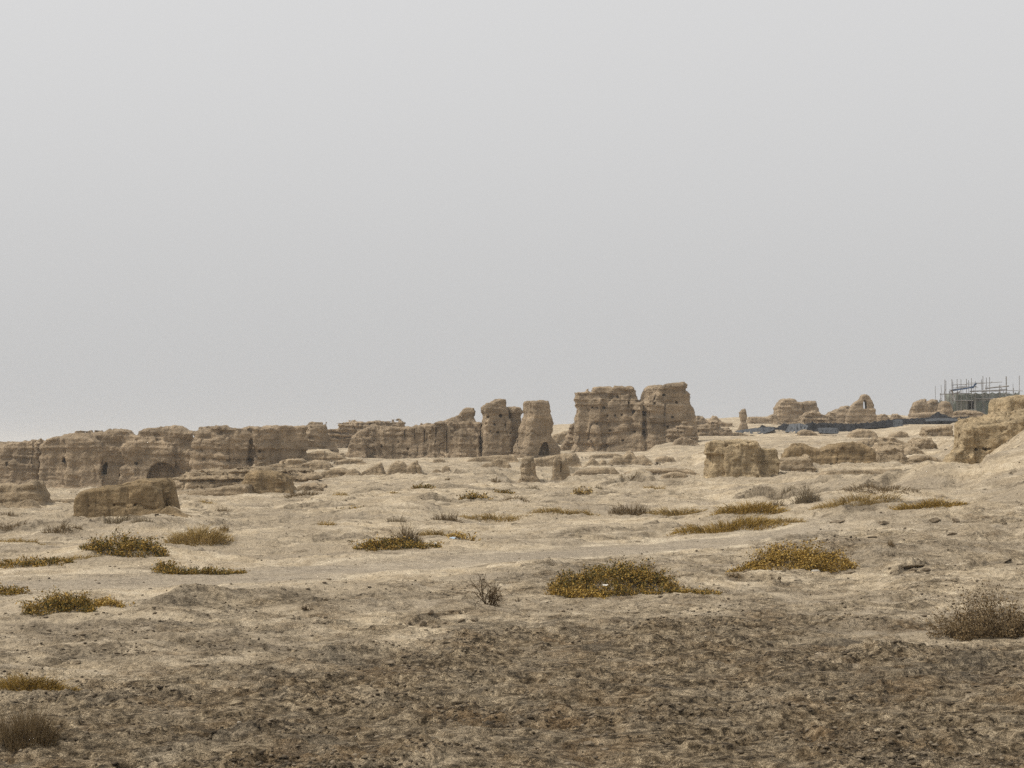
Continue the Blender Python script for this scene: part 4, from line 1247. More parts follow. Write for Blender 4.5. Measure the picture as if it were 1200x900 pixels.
LG = 'camel thorn bushes'
for a in [
    # label, left, right, base row, height, style, material, extra
    ('wide olive and gold camel thorn mound with a scrap of white paper in it', 646, 802, 699, 31, 'leafy', M_LEAF, dict(dens=1.25)),
    ('flat trailing tail of olive leaves running out from the mound with the white paper', 775, 842, 698, 9, 'leafy', M_LEAF, dict(depth=.3)),
    ('low orange-gold fringe of leaves at the sandy edge of the mound with the white paper', 642, 720, 702, 17, 'leafy', M_GOLD, dict(depth=.4)),
    ('bright golden domed camel thorn bush beside a flat pale stone', 880, 1006, 675, 33, 'leafy', M_GOLD, dict(dens=1.2)),
    ('thin golden spray of leaves reaching out from the bright golden domed bush', 856, 905, 671, 12, 'leafy', M_GOLD, dict(depth=.35)),
    ('large olive camel thorn mat with a gold skirt near the frame edge', 22, 108, 720, 28, 'leafy', M_LEAF, dict(dens=1.1)),
    ('flat yellowish tail of leaves stretching out from the large olive mat', 80, 150, 714, 12, 'leafy', M_GOLD, dict(depth=.35)),
    ('olive camel thorn clump cut off by the frame, next to the large olive mat', -40, 26, 702, 16, 'leafy', M_LEAF, {}),
    ('long thin row of olive leaves with one raised end, lying across the vehicle track', 180, 287, 674, 9, 'leafy', M_LEAF, dict(depth=.16, dens=1.3)),
    ('small raised tuft of olive leaves at the end of the long thin row', 181, 206, 673, 16, 'leafy', M_LEAF, {}),
    ('dark olive camel thorn dome with a brown base, beside the straw-coloured dome', 92, 192, 653, 27, 'leafy', M_LEAF, dict(dens=1.2)),
    ('straw-coloured grassy dome beyond the dark olive dome', 190, 266, 637, 20, 'grass', M_GRASS, dict(dens=1.3)),
    ('low olive and gold mat cut off by the frame, below a thin line of straw', -30, 76, 669, 14, 'leafy', M_LEAF, {}),
    ('thin line of straw-coloured grass trailing from the low olive and gold mat', 30, 116, 658, 8, 'grass', M_GRASS, dict(depth=.2)),
    ('faint streak of gold grass on bright sand near the edge of the frame', -20, 62, 648, 6, 'grass', M_GRASS, dict(depth=.2)),
    ('long olive camel thorn strip with leafy crest beside the wheel rut', 412, 510, 646, 15, 'leafy', M_LEAF, dict(depth=.25, dens=1.2)),
    ('airy brown hump of dry twigs rising behind the long olive strip', 456, 496, 640, 24, 'fuzz', M_BROWN, {}),
    ('straw tail of grass between the airy brown hump and the scraps of litter', 488, 534, 632, 10, 'grass', M_GRASS, dict(depth=.3)),
    ('sparse yellow weed growing among the pale blue litter', 528, 558, 637, 17, 'leafy', M_GOLD, dict(dens=.5)),
    ('golden grass mat covering a low bank, beside the far edge of the track', 788, 925, 624, 15, 'grass', M_GOLD, dict(dens=1.3, depth=.35)),
    ('thin golden grass tail running on from the golden mat towards dark rubble', 885, 950, 616, 9, 'grass', M_GRASS, dict(depth=.25)),
    ('long brown tuft of dry brush, first bush on the grass line across the sand', 500, 543, 615, 12, 'fuzz', M_BROWN, dict(dens=1.3)),
    ('yellowish low grass beside the long brown tuft', 540, 622, 612, 9, 'grass', M_GRASS, dict(depth=.2)),
    ('thin sprinkled line of dry grass between yellowish grass and brown bush', 618, 712, 608, 9, 'grass', M_GRASS, dict(depth=.12)),
    ('brown bushy dome rising from the grass line in the middle', 712, 766, 607, 16, 'fuzz', M_BROWN, dict(dens=1.3)),
    ('gold grass strip running on from the brown bushy dome', 760, 842, 606, 12, 'grass', M_GRASS, dict(depth=.2, dens=1.3)),
    ('gold grass strip in the hollow below the dark crumbling bank', 835, 930, 604, 15, 'grass', M_GOLD, dict(depth=.3, dens=1.2)),
    ('dark brown brush clump in the hollow under the dark crumbling bank', 896, 924, 597, 12, 'fuzz', M_BROWN, {}),
    ('round grey-brown bush at the end of the dark crumbling bank', 931, 962, 593, 22, 'fuzz', M_GREY, dict(dens=1.2)),
    ('grey brush growing along the top of the dark crumbling bank', 900, 940, 580, 9, 'fuzz', M_GREY, dict(depth=.3)),
    ('golden grass in the hollow before the pale mound', 955, 1060, 597, 13, 'grass', M_GRASS, dict(depth=.4, dens=1.2)),
    ('olive-brown grass filling the upper hollow below the pale mound crest', 985, 1082, 583, 9, 'grass', M_BROWN, dict(depth=.5)),
    ('bright straw-gold strip of tall grass on the pale mound', 1040, 1134, 596, 12, 'grass', M_GOLD, dict(depth=.22, dens=1.5)),
    ('dry grey-brown thorn bush with twiggy crown, cut off by the frame', 1110, 1262, 754, 62, 'leafy', M_BROWN, dict(dens=1.3, lump=.8)),
    ('sparse dry sprays of weed trailing off the dry grey-brown thorn bush', 1104, 1160, 730, 22, 'twig', M_TWIG, dict(leafmat=M_BROWN)),
    ('bare spiky dead shrub with upright branches above the crumbling ledge', 545, 603, 716, 46, 'twig', M_TWIG, dict(dens=2.2, leafmat=M_BROWN)),
    ('tiny bare dead shrub lying low on the pale slope', 346, 372, 720, 12, 'twig', M_TWIG, dict(leafmat=M_BROWN)),
    ('flattened dry twig spray beside the tiny bare dead shrub', 362, 392, 711, 6, 'twig', M_TWIG, dict(leafmat=M_BROWN)),
    ('feathery brown tumbleweed of fine hair-like twigs, cut off by the frame', -18, 62, 882, 47, 'fuzz', M_BROWN, dict(dens=.7)),
    ('orange-brown low thatch of dry grass above the feathery tumbleweed', -30, 88, 818, 22, 'grass', M_GOLD, dict(leafmat=M_BROWN, depth=.4, dens=1.1)),
    ('small olive bush on open sand below the double-peaked block', 536, 572, 586, 10, 'leafy', M_LEAF, {}),
    ('small olive-brown bush below the weathered squat column', 579, 602, 582, 8, 'leafy', M_LEAF, {}),
    ('low brownish grass patch below the weathered squat column', 586, 622, 590, 7, 'grass', M_BROWN, {}),
    ('faint straw patch below the double-peaked block', 454, 472, 582, 4, 'grass', M_GRASS, {}),
    ('flat olive streak of weed between double-peaked block and small olive bush', 482, 508, 576, 5, 'leafy', M_LEAF, {}),
    ('tiny dark round bush on the sand below the capped tower', 574, 588, 569, 7, 'fuzz', M_BROWN, {}),
    ('tiny dark tuft on the sand below the pair of rounded clods', 518, 530, 567, 6, 'fuzz', M_BROWN, {}),
    ('thin olive weed line on the sand below the terrace shelf', 386, 428, 602, 6, 'leafy', M_LEAF, dict(depth=.25)),
    ('small orange grass tuft near a dark stone on the sand below the terrace', 371, 393, 618, 10, 'grass', M_GOLD, {}),
    ('grey-green thin weed near the chisel-faced block', 389, 410, 585, 5, 'grass', M_GRASS, {}),
    ('tiny tufted bush on bright sand past the domed brown block', 252, 268, 600, 7, 'fuzz', M_BROWN, {}),
    ('thin brown streak of grass leading up to the tiny tufted bush', 228, 256, 597, 4, 'grass', M_GRASS, {}),
    ('brown grass fringe at the foot of the chisel-faced block', 324, 378, 585, 7, 'grass', M_BROWN, dict(depth=.25)),
    ('grey brush hump on the bank below the domed brown block', 118, 152, 619, 14, 'fuzz', M_GREY, {}),
    ('darker small brush on the bank, next to the grey hump', 150, 180, 622, 9, 'fuzz', M_GREY, {}),
    ('brown brush mound on the bank near the edge of the frame', 42, 86, 631, 13, 'fuzz', M_BROWN, {}),
    ('thin dry brush at the bank end cut off by the frame', -20, 30, 627, 9, 'fuzz', M_BROWN, dict(depth=.3)),
    ('small dry brush at the end of the brown brush mound', 82, 98, 629, 7, 'fuzz', M_BROWN, {}),
    ('lone upright brush beyond the straw-coloured dome', 256, 268, 625, 10, 'fuzz', M_BROWN, {}),
    ('scrubby grey brush on dark rubble beyond the airy brown hump', 452, 478, 614, 10, 'fuzz', M_GREY, {}),
    ('dark weed tuft at the foot of the block with an upturned corner', -10, 24, 607, 6, 'fuzz', M_BROWN, {}),
    ('small pale-green bush below the low smooth ridge', 676, 692, 580, 10, 'leafy', M_GRASS, {}),
    ('pair of faint grey weeds below the weathered two-pronged column', 616, 634, 578, 6, 'fuzz', M_GREY, {}),
    ('faint round weed on sand below the low smooth ridge', 697, 708, 576, 6, 'fuzz', M_GREY, {}),
    ('thin olive grass line near the low crumbling heap', 752, 782, 572, 6, 'grass', M_GRASS, dict(depth=.25)),
    ('brownish weed patch before the low smooth ridge end', 722, 760, 568, 6, 'grass', M_BROWN, dict(depth=.3)),
    ('tiny spiky upright tuft on the grey slope above the golden domed bush', 1041, 1049, 646, 9, 'fuzz', M_BROWN, {}),
    ('small brown root stub with a frond on grey crust', 892, 932, 688, 8, 'twig', M_TWIG, dict(leafmat=M_BROWN)),
    ('tiny dark reddish weed on grey crust by the end of the leafy tail', 856, 868, 681, 6, 'leafy', M_BROWN, {}),
    ('single thin weed stalk beside the spiky dead shrub', 602, 612, 706, 10, 'twig', M_TWIG, dict(dens=.3)),
]:
    lab, pl, pr, pb, h, st, mt, ex = a
    nm = {'leafy': 'camel_thorn_bush', 'grass': 'dry_grass_tuft', 'fuzz': 'dry_brush', 'twig': 'dead_shrub'}[st]
    plant(nm, lab, {'leafy': 'bush', 'grass': 'grass tuft', 'fuzz': 'dry bush', 'twig': 'dead shrub'}[st], pl, pr, pb, h, st, mt, **ex)

# ------------------------------------------------------------------ stones, clods, litter
def rock_mesh(name, rx, ry, rz, rg, rough=.45, sub=3):
    import bmesh
    bm = bmesh.new()
    bmesh.ops.create_icosphere(bm, subdivisions=sub, radius=1.0)
    V = np.array([v.co[:] for v in bm.verts])
    s = rg.rand() * 100
    k = 1 + rough * n3(V[:, 0] * 1.3 + s, V[:, 1] * 1.3, V[:, 2] * 1.3, 3) + rough * .6 * n3(V[:, 0] * 3 + s, V[:, 1] * 3, V[:, 2] * 3, 4)
    V = V * k[:, None]
    for i in range(7):                              # a few broken flat faces
        nrm = rg.normal(size=3); nrm /= np.linalg.norm(nrm)
        e = V @ nrm - .42 - .25 * rg.rand()
        V = V - np.maximum(e, 0)[:, None] * nrm
    V = V * np.array([rx, ry, rz])
    V = V * (1 + .16 * n3(V[:, 0] / rx * 4 + s, V[:, 1] / ry * 4, V[:, 2] / rz * 4, 8))[:, None]
    Q = np.array([[v.index for v in f.verts] for f in bm.faces])
    bm.free()
    return mesh_from(name, V, None, Q)


def stone(name, label, cat, pcx, pcy, w, h, mat, group=None, rz=None, tilt=0.0, seed=0, flat=.8):
    rg = np.random.RandomState(int(pcx * 3 + pcy) + seed)
    x, d = hit(pcx, pcy + h * .4, lambda a, b: ground_z(a, b, False))
    rx = w / 2 * d / F; rh = h / 2 * d / F
    ry = rx * flat
    z = float(ground_z(np.array([x]), np.array([d + ry * .6]))[0])
    o = obj(name, rock_mesh(name, rx, ry, max(rh, .012), rg), mat, None, (x, d + ry * .6, z + rh * .25), rg.uniform(-.5, .5))
    o.rotation_euler[1] = tilt
    tag(o, label, cat, group)
    return o


PG = 'dark pebbles scattered on the pale sand'
PL = 'little dark pebble lying loose on the pale sand between track and ruins'
for cx_, cy_, w_, h_ in [(441, 625, 5, 3), (163, 655, 6, 3), (134, 664, 4, 2.5), (376, 608, 3, 2), (578, 627, 4, 3), (253, 641, 4, 2.5), (262, 638, 3, 2), (324, 607, 8, 3),
                         (417, 662, 3, 2), (428, 660, 3, 2), (530, 664, 3, 2), (503, 676, 4, 2.5), (197, 649, 4, 2.5), (375, 646, 3, 2), (748, 635, 9, 2.5), (694, 615, 5, 2),
                         (574, 606, 3, 2), (339, 623, 3, 2), (408, 683, 3, 2), (112, 680, 4, 2), (600, 660, 3, 2), (640, 676, 4, 2)]:
    stone('pebble', PL, 'pebble', cx_, cy_, w_, h_, M_STONE, PG)
for lab, cx_, cy_, w_, h_, mt, fl in [
    ('dark lump of dung-like earth lying on the near wheel rut', 385, 677, 8, 4, M_STONE, .8),
    ('flat dark clod beside the pale blue litter', 574, 635, 8, 3.5, M_STONE, .8),
    ('flat pale stone tucked under the bright golden domed bush', 955, 673, 13, 5, M_PALE, .8),
    ('square brown clod standing on the crumbling ledge below the spiky dead shrub', 505, 726, 7, 7, M_STONE, .9),
    ('large angular brown clod at the end of the crumbling ledge by the spiky dead shrub', 555, 727, 13, 10, M_STONE, .9),
    ('dark cracked clod in the middle of the crumbling ledge', 494, 733, 12, 8, M_STONE, .9),
    ('rough clod lying below the crumbling ledge, between cracked and angular clods', 520, 731, 12, 6, M_STONE, .9),
    ('low clod fallen from the crumbling ledge, next to the square one', 510, 735, 9, 5, M_STONE, .9),
    ('slanting clod on the crumbling ledge top, nearest the angular one', 540, 729, 11, 6, M_STONE, .9),
    ('small dark clod at the tapering end of the crumbling ledge', 478, 731, 13, 5, M_STONE, .9),
    ('round reddish-brown stone alone on the dark turned soil', 985, 827, 14, 9, M_STONE, .9),
    ('small white stone on the dark soil near the feathery tumbleweed', 280, 858, 12, 5, M_PALE, .8),
    ('dark knobbly clod at the end of the golden grass mat', 929, 610, 12, 8, M_STONE, .9),
    ('broad dark clod pile by the knobbly clod on the bank rim', 984, 611, 20, 6, M_STONE, .6),
    ('dark clod in the crumbly rubble line on the pale crest', 1036, 610, 16, 7, M_STONE, .7),
    ('blackish clod with sharp rim in the rubble line past the pale crest', 1096, 608, 16, 7, M_STONE, .7),
    ('dark wedge-shaped clod at the far end of the rubble line', 1122, 609, 14, 7, M_STONE, .7),
    ('brown clod sitting on the slope below the rubble line', 1116, 626, 14, 5, M_STONE, .7),
    ('small brown clod beside the slope clod below the rubble line', 1098, 631, 9, 5, M_STONE, .7),
    ('flat dark flake of crust on the grey slope above the golden domed bush', 1022, 633, 14, 4, M_STONE, .7),
    ('little dark flake lying at the tip of the slit-like hollow', 1043, 671, 8, 3.5, M_STONE, .7),
    ('dark flat flake below the bright golden domed bush', 996, 679, 17, 4, M_STONE, .6),
    ('dark crumb of earth in the slit-like hollow', 1072, 673, 14, 6, M_STONE, .8),
    ('brown crumb of earth under the lip of the slit-like hollow', 1086, 672, 12, 6, M_STONE, .8),
    ('knobbly dark clod at the edge of frame past the second slit', 1195, 664, 14, 7, M_STONE, .8),
    ('low black clod on the turned soil below the white paper mound', 708, 745, 10, 4, M_STONE, .8),
    ('small black clod pair-like lump on turned soil under the pale strip', 1090, 792, 9, 5, M_STONE, .8),
    ('dark lump half sunk in the turned soil near the bottom', 690, 880, 16, 8, M_STONE, .8),
    ('thin raised flake of crust on turned soil with a shaded edge', 458, 789, 18, 4, M_STONE, .6),
    ('dark flake on turned soil below the thin raised flake', 430, 820, 16, 6, M_STONE, .8),
    ('dark clod on the turned soil beside the orange-brown thatch', 88, 780, 14, 7, M_STONE, .8),
    ('long dark flake on the turned soil past the orange-brown thatch', 243, 791, 24, 5, M_STONE, .6),
]:
    stone('earth_clod' if mt is M_STONE else 'stone', lab, 'clod' if mt is M_STONE else 'stone', cx_, cy_, w_, h_, mt, None, flat=fl)


def crust_plate(label, pts, lift, seed):
    """a lifted plate of ground crust: thin slab with a ragged rim, propped up on the side facing the path"""
    rg = np.random.RandomState(seed)
    P = np.array([hit(px, py, lambda a, b: ground_z(a, b, False)) for px, py in pts])
    cx_, cy_ = P.mean(0)
    hw = (P[:, 0].max() - P[:, 0].min()) / 2
    n = 26
    gx = np.linspace(-1, 1, n); gy = np.linspace(0, 1, 9)
    arch = np.clip(1 - gx ** 2, 0, 1) ** .5
    front = np.interp(gx * hw + cx_, P[:, 0], P[:, 1]) - lift * arch * (1 + .3 * n2(gx * 2.5, gx * 0 + seed, seed))
    X = np.repeat((gx * hw + cx_)[:, None], 9, 1)
    dep = hw * .5 * arch + .03
    Y = front[:, None] + gy[None] * dep[:, None]
    up = np.maximum(Y, (np.interp(gx * hw + cx_, P[:, 0], P[:, 1]) + .16)[:, None])
    zu = ground_z(X[:, 0], front + .30 + lift, False)
    fit = np.polyval(np.polyfit(gx, zu, 3), gx) + .02
    zb_ = ground_z(X, Y + .05, False) - .02
    e = gy[None] ** 1.5
    Z = np.maximum(fit[:, None] * (1 - e) + zb_ * e, zb_ * (gy[None] > .5) - 99 * (gy[None] <= .5))
    Z[[0, -1]] -= .03; Z = Z + .008 * fbm2(X * 7, Y * 7, 3, seed + 1)
    top = np.stack([X, Y, Z], -1).reshape(-1, 3)
    bot = top - np.array([0, 0, .020])
    c = np.array([cx_, cy_, float(Z.mean())])
    V = np.concatenate([top, bot]) - c
    N = n * 9
    id_ = np.arange(N).reshape(n, 9)
    q = np.stack([id_[:-1, :-1], id_[1:, :-1], id_[1:, 1:], id_[:-1, 1:]], -1).reshape(-1, 4)
    rim = np.concatenate([id_[:, 0], id_[-1, 1:], id_[-2::-1, -1], id_[0, -2:0:-1]])
    r2 = np.roll(rim, -1)
    side = np.stack([rim, rim + N, r2 + N, r2], -1)
    o = obj('crust_plate', mesh_from('crust_plate', V, np.concatenate([q, q[:, ::-1] + N, side])), M_GROUND, None, tuple(c))
    Vw = V + c
    for nm, fn in (('dark_soil', dark_zone), ('track', road_zone)):
        at = o.data.attributes.new(nm, 'FLOAT', 'POINT')
        at.data.foreach_set('value', np.asarray(fn(Vw[:, 0], Vw[:, 1]), np.float32))
    tag(o, label, 'crust')


crust_plate('lifted plate of pale crust with a black gap beneath, on the grey slope', [(1040, 676), (1070, 671), (1096, 664)], .10, 1)
crust_plate('cracked crust rim with a shallow dark gap, second slit nearer the edge of the frame', [(1132, 671), (1160, 664), (1184, 658)], .10, 2)
crust_plate('short curled plate of crust on turned soil in the middle of the ground', [(446, 791), (466, 789), (484, 786)], .06, 3)
crust_plate('ragged crust plate below the slit-like hollow, beside dark crumbs', [(1010, 722), (1040, 720), (1060, 718)], .07, 4)
crust_plate('broken crust plate near the dry grey-brown thorn bush', [(1068, 722), (1088, 721), (1102, 723)], .07, 5)
crust_plate('thin crust plate above the ragged one, at the top of the turned soil', [(930, 718), (955, 717), (985, 716)], .06, 6)

# loose clods of turned soil that nobody could count
def clods():
    rg = np.random.RandomState(5)
    import bmesh
    bm = bmesh.new(); bmesh.ops.create_icosphere(bm, subdivisions=1, radius=1.0)
    B = np.array([v.co[:] for v in bm.verts]); T = np.array([[v.index for v in f.verts] for f in bm.faces]); bm.free()
    n = 130000
    r = np.exp(rg.uniform(math.log(11), math.log(75), n)); a = rg.uniform(-.31, .31, n)
    x = r * np.sin(a); y = r * np.cos(a)
    pat = sstep(-.1, .6, fbm2(x / 1.9, y / 1.4, 3, 21))
    keep = rg.rand(n) < (dark_zone(x, y) * (.06 + .64 * pat ** 2) + .22 * scarp_zone(x, y) + .012 + .03 * sstep(25, 50, r) * pat) * (1 - .8 * road_zone(x, y))
    x, y = x[keep], y[keep]
    gs = np.ones(len(x))
    # crumbled lumps fallen round the feet of the ruins
    for a_, k_ in RUINS:
        if k_.get('parent') is not None: continue
        P = a_[4][0][0]; d = a_[3]
        w = abs(P[-1][0] - P[0][0])
        m_ = int(np.clip(w * .9, 10, 110))
        xs = rg.uniform(min(P[0][0], P[-1][0]) - .06 * w, max(P[0][0], P[-1][0]) + .06 * w, m_)
        xx = np.array([PX(q, d) for q in xs]); yy = d - rg.exponential(.9 if d > 120 else .35, m_) + .3
        x = np.concatenate([x, xx]); y = np.concatenate([y, yy])
        gs = np.concatenate([gs, np.full(m_, (d / 1911.0) * .85 / .0085 / (1 + d / 60))])
    n = len(x)
    z = ground_z(x, y)
    rr = np.hypot(x, y)
    s = np.exp(np.clip(rg.normal(size=n) * .42, -1, .75)) * .0085 * (1 + rr / 60) * gs
    sc_ = np.stack([s * rg.uniform(.8, 1.7, n), s * rg.uniform(.8, 1.5, n), s * rg.uniform(.35, .9, n)], -1)
    an = rg.rand(n) * 6.283
    V = B[None] * (1 + .24 * np.clip(rg.normal(size=(n, len(B), 1)), -1.6, 1.6)) * sc_[:, None]
    c, s2 = np.cos(an)[:, None], np.sin(an)[:, None]
    V = np.stack([V[..., 0] * c - V[..., 1] * s2, V[..., 0] * s2 + V[..., 1] * c, V[..., 2]], -1)
    V += np.stack([x, y, z + sc_[:, 2] * .35], -1)[:, None]
    TT = (T[None] + (np.arange(n) * len(B))[:, None, None]).reshape(-1, 3)
    m, t = new_mat('loose_soil')
    g = t.n('ShaderNodeNewGeometry')
    t.finish(t.ramp(g.outputs['Random Per Island'], [(0, (.055, .042, .028)), (.6, (.135, .106, .073)), (1, (.240, .195, .138))]), .95, None, .1)
    o = obj('gravel', mesh_from('gravel', V.reshape(-1, 3), None, TT), m)
    tag(o, 'loose crumbs and clods of dark soil strewn over the ground', None, None, 'stuff')


clods()

# litter
def scrap(label, px_, py_, w, h, col, seed, name='litter_scrap'):
    x, d = hit(px_, py_, lambda a, b: ground_z(a, b, False))
    rg = np.random.RandomState(seed)
    n = 7
    g = np.linspace(-1, 1, n)
    X, Y = np.meshgrid(g, g, indexing='ij')
    sx = w / 2 * d / F; sz = h * d / F
    Zz = sz * (.55 + .45 * n2(X * 1.3 + seed, Y * 1.3, seed)) + sz * .35 * n2(X * 3, Y * 3 + seed, seed + 1)
    V = np.stack([X * sx * (1 + .2 * n2(Y * 2, X, seed)), Y * sx * .8, np.maximum(Zz, .004)], -1).reshape(-1, 3)
    i = np.arange(n * n).reshape(n, n)
    q = np.stack([i[:-1, :-1], i[1:, :-1], i[1:, 1:], i[:-1, 1:]], -1).reshape(-1, 4)
    N = n * n
    rim = np.concatenate([i[:, 0], i[-1, 1:], i[-2::-1, -1], i[0, -2:0:-1]]); r2 = np.roll(rim, -1)
    V2 = V.copy(); V2[:, 2] -= .003
    z = float(ground_z(np.array([x]), np.array([d + sx * .8]))[0])
    o = obj(name, mesh_from(name, np.concatenate([V, V2]), np.concatenate([q, q[:, ::-1] + N, np.stack([rim, rim + N, r2 + N, r2], -1)])), plain_mat(name, col, .6, .12, 9, .3), None, (x, d + sx * .8, z))
    tag(o, label, 'litter')
    return o


scrap('pale blue plastic scrap lying by the sparse yellow weed', 531, 637, 8, 4, (.38, .47, .55), 3)
scrap('whitish plastic scrap between the olive strip and the blue plastic', 509, 640, 7, 3.5, (.55, .58, .58), 4)
scrap('greyish-blue plastic shred under the sparse yellow weed', 540, 635, 8, 4.5, (.42, .47, .50), 5)
pp = scrap('scrap of white paper caught among the leaves of the central camel thorn mound', 709, 697, 6, 3.5, (.62, .59, .53), 6, 'paper_scrap')
pp.location.z += .155
pp.location.y -= .22

# ------------------------------------------------------------------ tarps and the scaffolded building
def sheet(label, top, low, d_top, d_low, mat, seed, name='ground_tarp', cat='tarp', sag=.5):
    """draped cloth between an upper edge and a lower edge, both traced on the photograph at their own depths"""
    n, k = 40, 12
    top = np.array(top, float); low = np.array(low, float)
    s = np.linspace(0, 1, n)
    def edge(E, d):
        L = np.concatenate([[0], np.cumsum(np.hypot(*(E[1:] - E[:-1]).T))]); L /= L[-1]
        px_ = np.interp(s, L, E[:, 0]); py_ = np.interp(s, L, E[:, 1]) + sag * 2.2 * fbm2(s * 16 + seed, s * 0 + d, 3, seed)
        return np.array([[PX(a, d, b), d, PZ(b, d)] for a, b in zip(px_, py_)])
    A = edge(top, d_top); B = edge(low, d_low)
    v = np.linspace(0, 1, k)[None, :, None]
    P = A[:, None] * (1 - v) + B[:, None] * v
    S, Vv = np.meshgrid(s * 9, np.linspace(0, 3, k), indexing='ij')
    P[..., 2] += sag * 1.3 * fbm2(S * 1.2 + seed, Vv * .8, 3, seed) * np.sin(np.linspace(0, math.pi, k))[None]
    P[..., 1] += sag * .9 * fbm2(S * 1.1 + seed, Vv * .5, 2, seed + 3)
    c = P.reshape(-1, 3).mean(0)
    V = P.reshape(-1, 3) - c
    i = np.arange(n * k).reshape(n, k); N = n * k
    q = np.stack([i[:-1, :-1], i[:-1, 1:], i[1:, 1:], i[1:, :-1]], -1).reshape(-1, 4)
    rim = np.concatenate([i[:, 0], i[-1, 1:], i[-2::-1, -1], i[0, -2:0:-1]]); r2 = np.roll(rim, -1)
    V2 = V + np.array([0, .03, -.02])
    o = obj(name, mesh_from(name, np.concatenate([V, V2]), np.concatenate([q, q[:, ::-1] + N, np.stack([rim, r2, r2 + N, rim + N], -1)]), smooth=True), mat, None, tuple(c))
    tag(o, label, cat)
    return o


M_NET = plain_mat('black_netting', (.010, .0105, .012), .85, .9, 1.4, .1)
M_TARP = plain_mat('blue_grey_tarp', (.045, .049, .053), .7, .25, .6, .2)
M_TARPL = plain_mat('pale_tarp', (.080, .085, .090), .7, .25, .6, .2)
M_BLUE = plain_mat('blue_sheeting', (.050, .090, .170), .7, .25, .6, .2)
M_POLE = plain_mat('scaffold_pole', (.290, .275, .260), .7, .3, 2, .2)
M_GREEN = plain_mat('green_scaffold_net', (.120, .138, .118), .9, .3, .5, .1)
M_GREENL = plain_mat('pale_scaffold_net', (.200, .220, .205), .9, .25, .5, .1)
M_CONC = plain_mat('grey_plaster', (.165, .172, .148), .9, .25, .6, .1)
M_DARK = plain_mat('dark_opening', (.020, .020, .021), .95, .2, 1, .05)

sheet('dark band of netting low behind the pale blue-grey tarps', [(861, 506), (885, 503), (893, 498.5), (900, 500), (910, 501), (917, 496.5), (930, 497.5)], [(884, 514), (900, 513.5), (912, 510.5), (925, 513), (938, 513.5)], 224, 214, M_NET, 1, 'shade_netting', 'netting')
sheet('blue-grey tarp lying slack on the slope, below the thin mud finger', [(861, 505), (880, 502), (906, 500.5)], [(866, 508), (884, 513), (907, 503.5)], 221, 212.5, M_TARP, 2, sag=.25)
sheet('pale blue-grey tarp hanging between two dark stretches of netting', [(925, 497), (938, 496), (948, 499)], [(920, 506), (930, 508), (945, 504)], 219, 211, M_TARPL, 3, sag=.25)
sheet('crumpled black netting below the square skyline block', [(945, 496.5), (965, 495.5), (985, 496.5), (1003, 497)], [(938, 504), (960, 508), (985, 510.5), (1006, 507)], 222, 212, M_NET, 4, 'shade_netting', 'netting')
sheet('faint grey-blue sheet lying on the crumpled black netting', [(958, 501.5), (972, 501), (982, 502)], [(960, 507), (972, 508), (984, 508.5)], 214, 210, M_TARP, 5, sag=.2)
sheet('long black netting strip below the gable with a slit window', [(1000, 496.5), (1020, 495.5), (1035, 492.5), (1050, 491), (1062, 490.5)], [(1000, 508), (1018, 502), (1032, 501), (1048, 501.5), (1064, 500.5)], 224, 216, M_NET, 6, 'shade_netting', 'netting')
sheet('small square blue tarp panel on the long black netting strip', [(1047, 492.5), (1053, 491.5), (1058, 492)], [(1047, 500.5), (1053, 501), (1058.5, 500.5)], 217, 214.5, M_TARP, 7, sag=.1)
sheet('black netting with a tented peak below the cluster of skyline ruins', [(1058, 491), (1078, 490), (1090, 488.5), (1098, 482.5), (1103, 484), (1112, 488.5), (1128, 490)], [(1060, 500.5), (1078, 499.5), (1095, 498.5), (1112, 497.5), (1130, 496.5)], 232, 222, M_NET, 8, 'shade_netting', 'netting')
sheet('narrow grey-blue tarp strip at the end of the tented black netting', [(1084, 491.5), (1096, 490), (1112, 490), (1124, 491)], [(1086, 494), (1098, 493), (1112, 493), (1126, 493.5)], 224, 220, M_TARP, 9, sag=.15)
sheet('slim dark netting tail that runs behind the big golden block', [(1122, 488.5), (1140, 489), (1160, 489.5)], [(1122, 496), (1140, 497), (1160, 497)], 234, 226, M_NET, 10, 'shade_netting', 'netting')


def box(name, x0, x1, y0, y1, z0, z1, mat, parent, jit=.0, seed=0):
    rg = np.random.RandomState(seed)
    nx, ny, nz = 10, 4, 8
    import bmesh
    bm = bmesh.new()
    bmesh.ops.create_cube(bm, size=1.0)
    bmesh.ops.subdivide_edges(bm, edges=bm.edges[:], cuts=5, use_grid_fill=True)
    V = np.array([v.co[:] for v in bm.verts]) + .5
    Q = [[v.index for v in f.verts] for f in bm.faces]
    bm.free()
    V = V * np.array([x1 - x0, y1 - y0, z1 - z0]) + np.array([x0, y0, z0])
    if jit:
        V += jit * np.stack([n3(V[:, 0], V[:, 1], V[:, 2], seed + i) for i in range(3)], -1)
    return obj(name, mesh_from(name, V, np.array(Q)), mat, parent)


BD = 262.0
bx = lambda p: PX(p, BD, 470)
bz = lambda p: PZ(p, BD)
bo = (bx(1145), BD, bz(492))
def lx(p): return bx(p) - bo[0]
def lz(p): return bz(p) - bo[2]

b = empty('scaffolded_building', bo)
tag(b, 'grey square building under repair behind scaffolding on the skyline', 'building')
